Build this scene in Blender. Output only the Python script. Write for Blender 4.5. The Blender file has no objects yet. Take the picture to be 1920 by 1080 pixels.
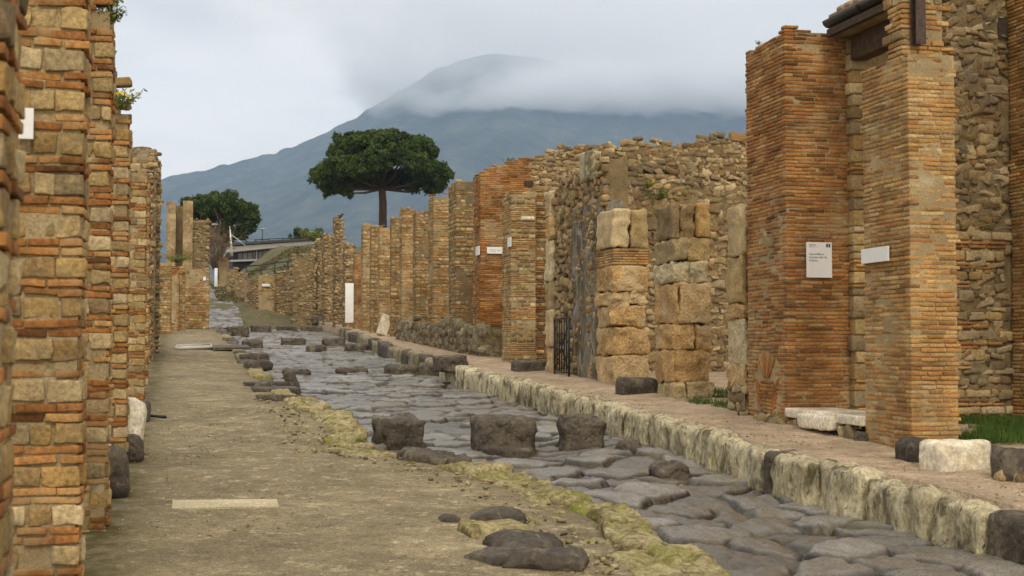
import bpy, math, random
import numpy as np
from mathutils import Vector, Matrix
R = math.radians
rng = np.random.default_rng(7)
random.seed(7)
S = bpy.context.scene
C = S.collection

# ------------------------------------------------------------------ camera, world, sun, exposure
FPX = 2667.0                      # focal length in pixels of the 1920 px wide photograph
PHI = math.atan(110 / FPX)        # pitch up: the true horizon lies at y = 650
PSI = math.atan(630 / FPX * math.cos(PHI))   # yaw to the right of the street's direction (+Y)
SL = 0.039045                     # the street climbs
EYE = np.array([0.0, 0.0, 1.6])
fw = np.array([math.sin(PSI) * math.cos(PHI), math.cos(PSI) * math.cos(PHI), math.sin(PHI)])
rt = np.array([math.cos(PSI), -math.sin(PSI), 0.0])
up = np.cross(rt, fw)
cam = bpy.data.cameras.new('camera')
co = bpy.data.objects.new('camera', cam); C.objects.link(co)
cam.sensor_width = 36.0; cam.lens = FPX * 36 / 1920
cam.clip_start = 0.05; cam.clip_end = 60000
co.matrix_world = Matrix(((rt[0], up[0], -fw[0], EYE[0]), (rt[1], up[1], -fw[1], EYE[1]), (rt[2], up[2], -fw[2], EYE[2]), (0, 0, 0, 1)))
cam.dof.use_dof = True; cam.dof.focus_distance = 20.0; cam.dof.aperture_fstop = 5.6
S.camera = co
S.view_settings.view_transform = 'Standard'; S.view_settings.look = 'None'
S.view_settings.exposure = -0.02; S.view_settings.gamma = 1.0; S.view_settings.use_curve_mapping = False
S.cycles.max_bounces = 18; S.cycles.diffuse_bounces = 2; S.cycles.glossy_bounces = 2
S.cycles.transparent_max_bounces = 8; S.cycles.volume_bounces = 16; S.cycles.volume_step_rate = .5
S.cycles.use_denoising = True

SUN_EL, SUN_AZ = R(46), R(182)    # azimuth measured clockwise from +Y: behind the camera
W = bpy.data.worlds.new('World'); S.world = W; W.use_nodes = True
wt = W.node_tree; wt.nodes.clear()
def wn(t, **k):
    n = wt.nodes.new(t)
    for a, b in k.items(): setattr(n, a, b)
    return n
def ramp_node(nt, stops, interp='LINEAR'):
    n = nt.nodes.new('ShaderNodeValToRGB'); cr = n.color_ramp; cr.interpolation = interp
    while len(cr.elements) > len(stops): cr.elements.remove(cr.elements[-1])
    while len(cr.elements) < len(stops): cr.elements.new(1.0)
    for e, (p, c) in zip(cr.elements, stops):
        e.position = p; e.color = (c, c, c, 1) if np.isscalar(c) else (*c, 1)
    return n
sky = wn('ShaderNodeTexSky', sky_type='NISHITA'); sky.sun_disc = False
sky.sun_elevation = SUN_EL; sky.sun_rotation = SUN_AZ
tc = wn('ShaderNodeTexCoord')
mp = wn('ShaderNodeMapping'); mp.inputs['Scale'].default_value = (1.0, 1.0, 3.2); mp.inputs['Rotation'].default_value = (0.0, R(14), 0.0)
wt.links.new(tc.outputs['Generated'], mp.inputs['Vector'])
nz = wn('ShaderNodeTexNoise'); nz.inputs['Scale'].default_value = 4.2; nz.inputs['Detail'].default_value = 7; nz.inputs['Roughness'].default_value = .52
nz.inputs['Distortion'].default_value = .35
wt.links.new(mp.outputs[0], nz.inputs['Vector'])
cl = ramp_node(wt, [(.34, (.87, .82, .77)), (.5, (1.10, 1.01, .91)), (.64, (1.36, 1.24, 1.08))])
wt.links.new(nz.outputs['Fac'], cl.inputs[0])
sx = wn('ShaderNodeSeparateXYZ'); wt.links.new(tc.outputs['Generated'], sx.inputs[0])
zen = ramp_node(wt, [(0.0, 1.45), (.13, 1.42), (.20, 1.24), (.30, .93), (.45, .88), (.65, 1.1), (1.0, 1.4)])   # overcast: brighter towards the zenith
wt.links.new(sx.outputs['Z'], zen.inputs[0])
mu = wn('ShaderNodeMix', data_type='RGBA', blend_type='MULTIPLY'); mu.inputs[0].default_value = 1
wt.links.new(cl.outputs[0], mu.inputs[6]); wt.links.new(zen.outputs[0], mu.inputs[7])
sc_ = wn('ShaderNodeVectorMath', operation='SCALE'); sc_.inputs['Scale'].default_value = 10.0
wt.links.new(mu.outputs[2], sc_.inputs[0])
mx = wn('ShaderNodeMix', data_type='RGBA'); mx.inputs[0].default_value = .94
wt.links.new(sky.outputs[0], mx.inputs[6]); wt.links.new(sc_.outputs[0], mx.inputs[7])
bg = wn('ShaderNodeBackground'); bg.inputs['Strength'].default_value = 0.10
wt.links.new(mx.outputs[2], bg.inputs['Color'])
wo = wn('ShaderNodeOutputWorld'); wt.links.new(bg.outputs[0], wo.inputs['Surface'])

sun = bpy.data.lights.new('sun', 'SUN'); sun.energy = 1.5; sun.angle = R(13); sun.color = (1.0, .95, .86)
so = bpy.data.objects.new('sun', sun); C.objects.link(so); so.location = (-3, -20, 30)
sd = Vector((math.sin(SUN_AZ) * math.cos(SUN_EL), math.cos(SUN_AZ) * math.cos(SUN_EL), math.sin(SUN_EL)))
so.rotation_euler = sd.to_track_quat('Z', 'Y').to_euler()

# ------------------------------------------------------------------ pixel <-> place helpers (design aids: where things stand)
def ray(px, py):
    d = fw + rt * ((px - 960) / FPX) + up * ((540 - py) / FPX)
    return d
def at(px, py, Y):                # the point seen at a pixel, at street distance Y
    d = ray(px, py); t = Y / d[1]; return EYE + d * t
def ground(px, py, off=0.0):      # the point seen at a pixel on the climbing street plane
    d = ray(px, py); t = (off - EYE[2]) / (d[2] - SL * d[1]); return EYE + d * t
def proj(p):
    v = np.asarray(p, float) - EYE
    return 960 + FPX * (v @ rt) / (v @ fw), 540 - FPX * (v @ up) / (v @ fw)
def gz(Y, off=0.0): return SL * Y + off
def wallY(px, X, off=0.0):
    lo, hi = 1.0, 400.0
    s = 1 if X > 0 else -1
    for _ in range(60):
        m = (lo + hi) / 2
        x = proj((X, m, gz(m, off)))[0]
        if (x > px) == (s > 0): lo = m
        else: hi = m
    return lo
def zat(py, X, Y):
    a = np.array([X, Y, 0.0]) - EYE; k = (540 - py) / FPX
    return (k * (a @ fw) - a @ up) / (up[2] - k * fw[2])
def xat(px, Y, z):
    a = np.array([0, Y, z]) - EYE; k = (px - 960) / FPX
    return (k * (a @ fw) - a @ rt) / (rt[0] - k * fw[0])
def sstep(a, b, x):
    t = np.clip((np.asarray(x, float) - a) / (b - a), 0, 1); return t * t * (3 - 2 * t)
def hill(Y, X=0.0):               # the land under everything: street plane, then a steeper rise
    Y = np.asarray(Y, float); X = np.asarray(X, float)
    z = SL * np.minimum(Y, 72) + .085 * np.clip(Y - 72, 0, 50) + .02 * np.clip(Y - 122, 0, 60)
    z = z + 3.0 * sstep(3.2, 9.5, X) * sstep(84, 112, Y) + 1.2 * sstep(2, -8, X) * sstep(75, 100, Y)
    return z
def on_hill(px, py, off=0.0):
    d = ray(px, py); lo = None
    ts = np.linspace(40, 180, 2801)
    for t in ts:
        p = EYE + d * (t / d[1])
        if p[2] <= hill(p[1], p[0]) + off: return p
    return EYE + d * (120 / d[1])

# ------------------------------------------------------------------ noise
def _h(ix, iy, iz, s):
    n = (ix.astype(np.int64) * 374761393 + iy.astype(np.int64) * 668265263 + iz.astype(np.int64) * 2147483647 + s * 1274126177) & 0xFFFFFFFF
    n = ((n ^ (n >> 13)) * 1274126177) & 0xFFFFFFFF
    n = ((n ^ (n >> 16)) * 2246822519) & 0xFFFFFFFF
    return ((n ^ (n >> 15)) & 0xFFFF) / 32767.5 - 1.0
def vnoise(p, s=0):
    f = np.floor(p); t = p - f; t = t * t * (3 - 2 * t); i = f.astype(np.int64)
    out = 0
    for a in (0, 1):
        wx = t[..., 0] if a else 1 - t[..., 0]
        for b in (0, 1):
            wy = t[..., 1] if b else 1 - t[..., 1]
            for c in (0, 1):
                wz = t[..., 2] if c else 1 - t[..., 2]
                out = out + wx * wy * wz * _h(i[..., 0] + a, i[..., 1] + b, i[..., 2] + c, s)
    return out
def fbm(p, s=0, o=3):
    r = 0; a = 1.0
    for k in range(o):
        r = r + a * vnoise(p * (2.03 ** k), s + k * 17); a *= .5
    return r
def n1(x, s=0, y=0.0):
    x = np.asarray(x, float); p = np.stack([x, np.zeros_like(x) + y, np.zeros_like(x) + .37], -1); return vnoise(p, s)

# ------------------------------------------------------------------ mesh building
def make_obj(name, V, faces, mats, loc=(0, 0, 0), midx=None, smooth=True, parent=None, attrs=None):
    """faces: list of (n,k) int arrays; midx: list of matching arrays or None. Links ONE mesh object."""
    V = np.asarray(V, np.float32) - np.asarray(loc, np.float32)
    me = bpy.data.meshes.new(name)
    me.vertices.add(len(V)); me.vertices.foreach_set('co', V.ravel())
    loops = np.concatenate([f.ravel() for f in faces]).astype(np.int32)
    tot = np.concatenate([np.full(len(f), f.shape[1], np.int32) for f in faces])
    st = np.concatenate([[0], np.cumsum(tot)[:-1]]).astype(np.int32)
    me.loops.add(len(loops)); me.loops.foreach_set('vertex_index', loops)
    me.polygons.add(len(tot)); me.polygons.foreach_set('loop_start', st); me.polygons.foreach_set('loop_total', tot)
    if midx is not None: me.polygons.foreach_set('material_index', np.concatenate(midx).astype(np.int32))
    me.polygons.foreach_set('use_smooth', np.full(len(tot), bool(smooth)))
    for m in (mats if isinstance(mats, (list, tuple)) else [mats]): me.materials.append(m)
    if attrs:
        for k, a in attrs.items():
            at_ = me.attributes.new(k, 'FLOAT', 'POINT'); at_.data.foreach_set('value', np.asarray(a, np.float32).ravel())
    me.update(calc_edges=True); me.validate()
    o = bpy.data.objects.new(name, me); C.objects.link(o); o.location = loc
    if parent is not None: o.parent = parent; o.location = Vector(loc) - parent.location
    return o
def tag(o, label=None, cat=None, group=None, kind=None):
    if label: o['label'] = label
    if cat: o['category'] = cat
    if group: o['group'] = group
    if kind: o['kind'] = kind
    return o
def thing(name, label, cat, loc, group=None):
    o = bpy.data.objects.new(name, None); C.objects.link(o); o.location = loc; o.empty_display_size = .2
    return tag(o, label, cat, group)

_tmpl = {}
def template(n):
    if n in _tmpl: return _tmpl[n]
    nx, ny, nz_ = n; ids = {}; pts = []; quads = []
    def vid(i, j, k):
        if (i, j, k) not in ids: ids[(i, j, k)] = len(pts); pts.append((i, j, k))
        return ids[(i, j, k)]
    for ax in range(3):
        a, b = [(1, 2), (2, 0), (0, 1)][ax]
        for side in (0, n[ax] - 1):
            for i in range(n[a] - 1):
                for j in range(n[b] - 1):
                    q = []
                    for (di, dj) in ((0, 0), (1, 0), (1, 1), (0, 1)):
                        c = [0, 0, 0]; c[ax] = side; c[a] = i + di; c[b] = j + dj; q.append(vid(*c))
                    quads.append(q if side else q[::-1])
    _tmpl[n] = (np.array(pts), np.array(quads)); return _tmpl[n]

class Acc:
    """collects rounded stones and plain pieces, emits one mesh with several materials"""
    def __init__(s): s.g = {}; s.V = []; s.F = []; s.M = []; s.nv = 0
    def stone(s, c, h, r, n=(4, 4, 4), M=None, mat=0, amp=.004, freq=9.0, tilt=.02):
        t = rng.normal(0, tilt, 3) if tilt else np.zeros(3)
        m = np.eye(3) if M is None else np.asarray(M)
        m = m @ np.array([[1, -t[2], t[1]], [t[2], 1, -t[0]], [-t[1], t[0], 1]])
        s.g.setdefault(n, []).append((c, h, r, m, mat, amp, freq))
    def raw(s, V, F, mat=0):
        s.V.append(np.asarray(V, float)); s.F.append(np.asarray(F) + s.nv); s.M.append(np.full(len(F), mat)); s.nv += len(V)
    def box(s, lo, hi, mat=0):
        (a, b, c), (d, e, f) = lo, hi
        V = [(a, b, c), (d, b, c), (d, e, c), (a, e, c), (a, b, f), (d, b, f), (d, e, f), (a, e, f)]
        s.raw(V, [(0, 3, 2, 1), (4, 5, 6, 7), (0, 1, 5, 4), (1, 2, 6, 5), (2, 3, 7, 6), (3, 0, 4, 7)], mat)
    def flush(s):
        for n, L in s.g.items():
            idx, quads = template(n)
            c = np.array([l[0] for l in L], float); h = np.array([l[1] for l in L], float)
            r = np.minimum(np.array([l[2] for l in L], float), h.min(1) * .95)
            M = np.array([l[3] for l in L]); mat = np.array([l[4] for l in L])
            amp = np.array([l[5] for l in L], float); fr = np.array([np.broadcast_to(l[6], 3) for l in L], float)
            P = np.zeros((len(L), len(idx), 3))
            for a in range(3):
                i = idx[:, a].astype(float); N = n[a]; inner = (h[:, a] - r)[:, None]
                if N == 2: P[:, :, a] = np.where(i == 0, -1, 1)[None] * h[:, a:a + 1]
                elif N == 3: P[:, :, a] = (i - 1)[None] * h[:, a:a + 1]
                else:
                    t = (i - 1) / (N - 3) * 2 - 1
                    P[:, :, a] = np.where(i == 0, -h[:, a:a + 1], np.where(i == N - 1, h[:, a:a + 1], t[None] * inner))
            if max(n) > 2:
                inn = (h - r[:, None])[:, None, :]
                q = np.clip(P, -inn, inn); d = P - q; l = np.linalg.norm(d, axis=2, keepdims=True)
                P = np.where(l > 1e-9, q + d / np.maximum(l, 1e-9) * r[:, None, None], P)
            P = np.einsum('sij,svj->svi', M, P) + c[:, None, :]
            off = rng.uniform(-50, 50, (len(L), 1, 3))
            q = P * fr[:, None, :] + off
            for a in range(3): P[:, :, a] += amp[:, None] * (vnoise(q, a * 7 + 1) + .5 * vnoise(q * 2.3, a * 7 + 3))
            nv = P.shape[1]
            F = (quads[None] + (np.arange(len(L)) * nv)[:, None, None]).reshape(-1, 4)
            s.raw(P.reshape(-1, 3), F, 0); s.M[-1] = np.repeat(mat, len(quads))
        s.g = {}
    def build(s, name, mats, loc, parent=None, smooth=True):
        s.flush()
        return make_obj(name, np.concatenate(s.V), s.F, mats, loc, s.M, smooth, parent)

def tube(pts, r0, r1=None, n=8):
    pts = np.asarray(pts, float); r1 = r0 if r1 is None else r1
    V = []; m = len(pts)
    for i, p in enumerate(pts):
        t = pts[min(i + 1, m - 1)] - pts[max(i - 1, 0)]; t /= np.linalg.norm(t)
        a = np.cross(t, [0, 0, 1] if abs(t[2]) < .9 else [1, 0, 0]); a /= np.linalg.norm(a); b = np.cross(t, a)
        r = r0 + (r1 - r0) * i / max(m - 1, 1)
        for k in range(n):
            w = 2 * math.pi * k / n; V.append(p + r * (a * math.cos(w) + b * math.sin(w)))
    F = [(i * n + k, i * n + (k + 1) % n, (i + 1) * n + (k + 1) % n, (i + 1) * n + k) for i in range(m - 1) for k in range(n)]
    c0 = len(V); V.append(pts[0]); V.append(pts[-1])
    T = [(c0, (k + 1) % n, k) for k in range(n)] + [(c0 + 1, (m - 1) * n + k, (m - 1) * n + (k + 1) % n) for k in range(n)]
    return np.array(V), np.array(F), np.array(T)
def tubes_obj(name, specs, mat, loc, parent=None, n=8):
    V = []; F = []; T = []; o = 0
    for sp in specs:
        v, f, t = tube(*sp, n=n); V.append(v); F.append(f + o); T.append(t + o); o += len(v)
    return make_obj(name, np.concatenate(V), [np.concatenate(F), np.concatenate(T)], [mat], loc, None, True, parent)

# ------------------------------------------------------------------ materials
def new_mat(name):
    m = bpy.data.materials.new(name); m.use_nodes = True; nt = m.node_tree
    b = nt.nodes['Principled BSDF']; return m, nt, b
def tex(nt, kind, scale, detail=4, vec=None, **k):
    n = nt.nodes.new(kind)
    n.inputs['Scale'].default_value = scale
    if 'Detail' in n.inputs: n.inputs['Detail'].default_value = detail
    for a, v in k.items():
        if a in n.inputs: n.inputs[a].default_value = v
        else: setattr(n, a, v)
    if vec is not None: nt.links.new(vec, n.inputs['Vector'])
    return n
def mixc(nt, fac, a, b, mode='MIX'):
    n = nt.nodes.new('ShaderNodeMix'); n.data_type = 'RGBA'; n.blend_type = mode
    for s, v in ((0, fac), (6, a), (7, b)):
        if hasattr(v, 'is_linked'): nt.links.new(v, n.inputs[s])
        else: n.inputs[s].default_value = v if s == 0 else (*v, 1)
    return n.outputs[2]
def maprange(nt, v, a, b, c, d):
    n = nt.nodes.new('ShaderNodeMapRange'); n.inputs[1].default_value = a; n.inputs[2].default_value = b
    n.inputs[3].default_value = c; n.inputs[4].default_value = d; nt.links.new(v, n.inputs[0]); return n.outputs[0]
def gray(nt, v):
    n = nt.nodes.new('ShaderNodeCombineColor')
    for i in range(3): nt.links.new(v, n.inputs[i])
    return n.outputs[0]
def coords(nt, stretch=(1, 1, 1)):
    g = nt.nodes.new('ShaderNodeNewGeometry'); m = nt.nodes.new('ShaderNodeMapping')
    m.inputs['Scale'].default_value = stretch; nt.links.new(g.outputs['Position'], m.inputs['Vector'])
    return g, m.outputs[0]
def stone_mat(name, ramp, patches=(), var=(.62, 1.25), vscale=2.2, fine=38, bump=.35, rough=.92, pits=0.0, spec=.2, bdist=.012, stretch=(1, 1, 1), speck=None):
    """colour per stone (island), blotches of age, lichen patches, fine grain and relief"""
    m, nt, b = new_mat(name); g, v = coords(nt, stretch)
    n = len(ramp); cr = ramp_node(nt, [(i / max(n - 1, 1), c) for i, c in enumerate(ramp)])
    nt.links.new(g.outputs['Random Per Island'], cr.inputs[0]); col = cr.outputs[0]
    big = tex(nt, 'ShaderNodeTexNoise', vscale, 5, v, Roughness=.6)
    col = mixc(nt, 1.0, col, gray(nt, maprange(nt, big.outputs['Fac'], .28, .72, *var)), 'MULTIPLY')
    fi = tex(nt, 'ShaderNodeTexNoise', fine, 5, v, Roughness=.7)
    col = mixc(nt, 1.0, col, gray(nt, maprange(nt, fi.outputs['Fac'], .28, .72, .5, 1.5)), 'MULTIPLY')
    for k, (pc, sc, lo, hi, amt) in enumerate(patches):
        pn = tex(nt, 'ShaderNodeTexNoise', sc, 6, v, Roughness=.68, Distortion=.4 + .3 * k)
        col = mixc(nt, maprange(nt, pn.outputs['Fac'], lo, hi, 0, amt), col, pc)
    if speck:
        vo = tex(nt, 'ShaderNodeTexVoronoi', speck[1], 0, v)
        col = mixc(nt, maprange(nt, vo.outputs['Distance'], speck[2], speck[2] * .5, 0, speck[3]), col, speck[0])
    nt.links.new(col, b.inputs['Base Color'])
    b.inputs['Roughness'].default_value = rough; b.inputs['Specular IOR Level'].default_value = spec
    h = fi.outputs['Fac']
    f2 = tex(nt, 'ShaderNodeTexNoise', fine * 3.1, 3, v)
    ad = nt.nodes.new('ShaderNodeMath'); ad.operation = 'ADD'; nt.links.new(h, ad.inputs[0])
    ml = nt.nodes.new('ShaderNodeMath'); ml.operation = 'MULTIPLY'; ml.inputs[1].default_value = .4; nt.links.new(f2.outputs['Fac'], ml.inputs[0])
    nt.links.new(ml.outputs[0], ad.inputs[1]); h = ad.outputs[0]
    if pits:
        vo = tex(nt, 'ShaderNodeTexVoronoi', fine * .55, 0, v, Randomness=1.0)
        pm = maprange(nt, vo.outputs['Distance'], 0.0, .42, -pits, 0)
        a2 = nt.nodes.new('ShaderNodeMath'); a2.operation = 'ADD'; nt.links.new(h, a2.inputs[0]); nt.links.new(pm, a2.inputs[1]); h = a2.outputs[0]
    bp = nt.nodes.new('ShaderNodeBump'); bp.inputs['Strength'].default_value = bump; bp.inputs['Distance'].default_value = bdist
    nt.links.new(h, bp.inputs['Height']); nt.links.new(bp.outputs[0], b.inputs['Normal'])
    return m
def plain_mat(name, col, rough=.6, metal=0, var=.15, scale=20, spec=.4):
    m, nt, b = new_mat(name); g, v = coords(nt)
    n = tex(nt, 'ShaderNodeTexNoise', scale, 4, v)
    c = mixc(nt, 1.0, col, gray(nt, maprange(nt, n.outputs['Fac'], .3, .7, 1 - var, 1 + var)), 'MULTIPLY')
    nt.links.new(c, b.inputs['Base Color']); b.inputs['Roughness'].default_value = rough; b.inputs['Metallic'].default_value = metal
    b.inputs['Specular IOR Level'].default_value = spec
    return m
LICH = (.46, .38, .20); SOOT = (.07, .05, .03); MOSSY = (.20, .17, .045)
M_red = stone_mat('red_brick', [(0.131, 0.055, 0.017), (0.310, 0.124, 0.036), (0.378, 0.161, 0.046), (0.253, 0.097, 0.027), (0.435, 0.216, 0.067), (0.195, 0.087, 0.025), (0.413, 0.178, 0.050), (0.459, 0.275, 0.105)],
                  [((.36, .25, .12), .9, .55, .62, .55), (LICH, 1.6, .56, .72, .5), (SOOT, 1.1, .58, .75, .55)], pits=.25)
M_ochre = stone_mat('ochre_brick', [(0.205, 0.102, 0.032), (0.391, 0.204, 0.062), (0.469, 0.267, 0.089), (0.352, 0.155, 0.046), (0.509, 0.330, 0.133), (0.264, 0.145, 0.049), (0.441, 0.228, 0.067), (0.539, 0.388, 0.178)],
                    [((.5, .42, .24), 1.8, .56, .74, .5), (SOOT, 1.3, .60, .76, .5)], pits=.25)
M_tuff = stone_mat('tuff_block', [(0.258, 0.179, 0.076), (0.453, 0.320, 0.142), (0.350, 0.228, 0.081), (0.536, 0.407, 0.218), (0.206, 0.145, 0.072), (0.412, 0.252, 0.086)],
                   [((.22, .18, .10), 3.0, .52, .7, .6), ((.60, .53, .36), 2.2, .58, .72, .5)], pits=.6, bump=.6)
M_rubble = stone_mat('rubble_stone', [(0.124, 0.087, 0.040), (0.309, 0.218, 0.104), (0.412, 0.301, 0.151), (0.258, 0.150, 0.056), (0.175, 0.131, 0.081), (0.484, 0.369, 0.209), (0.278, 0.199, 0.100)],
                     [(MOSSY, 1.4, .54, .7, .5), ((.10, .08, .05), .9, .56, .74, .55)], pits=.5, bump=.6)
M_ashlar = stone_mat('tufa_ashlar', [(0.420, 0.247, 0.092), (0.500, 0.320, 0.134), (0.460, 0.281, 0.113), (0.539, 0.388, 0.205)],
                     [((.55, .47, .30), 1.7, .5, .68, .6), ((.14, .10, .05), 2.4, .56, .7, .7)], fine=26, pits=.9, bump=.8, bdist=.02)
M_paleash = stone_mat('pale_tufa', [(.50, .39, .21), (.56, .46, .28), (.45, .34, .17)], [((.30, .22, .11), 2.2, .5, .68, .7), ((.62, .56, .40), 1.7, .54, .7, .6)], fine=24, pits=.9, bump=.8, bdist=.02)
M_mortar = stone_mat('lime_mortar', [(0.371, 0.272, 0.137)], [((.27, .20, .10), 2.0, .45, .65, .8), ((.50, .44, .30), 3.5, .52, .7, .6)], fine=60, bump=.5)
M_mortar_dark = stone_mat('old_earth_mortar', [(0.227, 0.160, 0.076)], [((.14, .11, .06), 2.0, .45, .65, .8), ((.34, .28, .15), 3.5, .52, .7, .6)], fine=50, bump=.6)
M_greyplaster = stone_mat('grey_plaster', [(.21, .185, .135)], [((.09, .072, .045), 2.0, .47, .60, .9), ((.40, .36, .28), 3.4, .53, .64, .85), ((.24, .155, .06), 1.5, .55, .68, .8), ((.05, .04, .025), 7, .58, .68, .8)], fine=24, bump=1.0, bdist=.03, stretch=(1, 1, .5))
M_lava = stone_mat('lava_stone', [(.050, .038, .024), (.085, .066, .043), (.065, .048, .028)], [((.24, .20, .13), 3.2, .53, .68, .65), ((.30, .27, .19), 12, .60, .70, .7), ((.025, .017, .01), 5, .54, .68, .8)], rough=.7, spec=.4, fine=22, bump=.9, pits=.9, bdist=.02, var=(.5, 1.6))
M_kerb = stone_mat('kerb_limestone', [(0.502, 0.435, 0.265), (0.581, 0.508, 0.329), (0.433, 0.367, 0.216), (0.616, 0.537, 0.346)],
                  [((.11, .09, .045), 3.6, .50, .61, .9), ((.46, .33, .04), 2.2, .62, .70, .8), ((.62, .58, .45), 6.0, .54, .68, .7), ((.05, .04, .02), 12, .575, .65, .9)], fine=24, pits=.9, bump=.9, bdist=.025, stretch=(1, 1, .55))
M_kerbold = stone_mat('dark_kerb_stone', [(.26, .215, .13), (.20, .165, .10), (.31, .26, .165)], [((.10, .08, .045), 3.0, .48, .66, .8), ((.30, .22, .04), 2.5, .62, .72, .7)], fine=20, pits=.6, bump=.8, bdist=.02)
M_moss = stone_mat('mossy_stone', [(.36, .29, .13), (.44, .37, .19), (.28, .215, .09)],
                   [((.20, .185, .02), 2.4, .53, .64, .85), ((.20, .21, .018), 2.6, .57, .65, .9), ((.12, .085, .035), 5.5, .50, .64, .85), ((.62, .54, .34), 6.0, .56, .70, .7)], fine=24, pits=.9, bump=1.0, bdist=.03)
M_marble = stone_mat('worn_marble', [(.66, .58, .42), (.70, .62, .47)], [((.45, .35, .19), 3.0, .52, .72, .7)], fine=18, bump=.3, rough=.7)
M_wood = plain_mat('old_timber', (.062, .034, .015), .8, var=.4, scale=14)
M_iron = plain_mat('rusty_iron', (.075, .05, .035), .65, .3, var=.4, scale=18)
M_darkmetal = plain_mat('dark_metal', (.035, .033, .03), .5, .5)
M_sign = plain_mat('white_sign', (.80, .79, .75), .45, var=.03)
M_ink = plain_mat('sign_ink', (.20, .19, .18), .6, var=.02)
M_black = plain_mat('sign_black', (.02, .015, .015), .5, var=.02)
M_whitewall = plain_mat('white_paint', (.78, .76, .70), .6, var=.06, scale=6)
M_tile = plain_mat('roof_tile', (.36, .24, .14), .9, var=.3, scale=20)
M_greysteel = plain_mat('grey_steel', (.42, .42, .40), .5, .3)
M_darkroof = plain_mat('dark_roofing', (.05, .048, .045), .6)
M_glass = plain_mat('dark_glazing', (.03, .035, .035), .12, 0, spec=.6)
M_blind = plain_mat('pale_blind', (.30, .30, .26), .7)
M_bark = stone_mat('pine_bark', [(.10, .062, .038)], [((.07, .045, .03), 3, .5, .65, .7)], fine=12, bump=.8, bdist=.05, stretch=(1, 1, .3))
M_putshade = plain_mat('painted_putlog_shade', (.05, .036, .022), .95, var=.3)  # near-black colour standing in for the shade inside putlog holes
def leaf_mat(name, ramp, vs=.35):
    m, nt, b = new_mat(name); g, v = coords(nt)
    cr = ramp_node(nt, [(i / (len(ramp) - 1), c) for i, c in enumerate(ramp)])
    nt.links.new(g.outputs['Random Per Island'], cr.inputs[0])
    n = tex(nt, 'ShaderNodeTexNoise', vs, 3, v)
    c = mixc(nt, 1.0, cr.outputs[0], gray(nt, maprange(nt, n.outputs['Fac'], .3, .7, .65, 1.35)), 'MULTIPLY')
    nt.links.new(c, b.inputs['Base Color']); b.inputs['Roughness'].default_value = .7; b.inputs['Specular IOR Level'].default_value = .15
    return m
M_pine = leaf_mat('pine_needles', [(.028, .050, .010), (.055, .085, .016), (.085, .125, .024), (.035, .060, .012)])
M_grass = leaf_mat('grass_blades', [(.040, .085, .012), (.07, .13, .02), (.10, .14, .03), (.05, .10, .015)], 3)
M_weed = leaf_mat('weed_leaves', [(.08, .11, .02), (.13, .16, .03), (.17, .17, .05)], 5)
M_yellowflower = plain_mat('yellow_flower', (.62, .45, .03), .8)
M_twig = leaf_mat('bare_twigs', [(.17, .11, .07), (.24, .16, .10), (.20, .15, .08)], 2)

# ------------------------------------------------------------------ masonry
BRICK, MORTAR, TUFF, RUB, ASH = 0, 1, 2, 3, 4
def mats_for(brick, mortar=None): return [brick, mortar or M_mortar, M_tuff, M_rubble, M_ashlar]
def lod(d):
    return (5, 4, 4) if d < 19 else ((4, 4, 4) if d < 30 else (3, 3, 3))
def cut(a, b, lmin, lmax):
    e = [a]; 
    while b - e[-1] > lmax * 1.25: e.append(e[-1] + rng.uniform(lmin, lmax))
    if b - e[-1] > lmax * .95: e.append((e[-1] + b) / 2)
    e.append(b); return e
def panel(acc, face, fixed, a0, a1, z0, top, sgn, amp, step, mat=MORTAR):
    """uneven mortar surface; sgn: direction (+1/-1) the face looks along its axis"""
    na = max(3, int((a1 - a0) / step) + 1); zt = max(top(a) for a in np.linspace(a0, a1, 7)); nz_ = max(3, int((zt - z0) / step) + 1)
    a, t = np.meshgrid(np.linspace(a0, a1, na), np.linspace(0, 1, nz_), indexing='ij')
    tt = np.array([top(q) for q in np.linspace(a0, a1, na)])[:, None]; z = z0 + t * (tt - z0)
    q = np.stack([a + fixed * 3.7, z, 0 * a + fixed], -1); d = amp * (fbm(q * 4.0, 91, 3) + .7 * vnoise(q * 17, 92))
    f = fixed + sgn * d
    V = np.stack([a, f, z] if face == 'c' else [f, a, z], -1).reshape(-1, 3); F = grid_faces(na, nz_)
    flip = (face == 'c') == (sgn < 0)
    acc.raw(V, F[:, ::-1] if flip else F, mat)
def grid_faces(nu, nv):
    i = np.arange(nu - 1)[:, None] * nv + np.arange(nv - 1)[None]
    return np.stack([i, i + nv, i + nv + 1, i + 1], -1).reshape(-1, 4)[:, ::-1]
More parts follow.
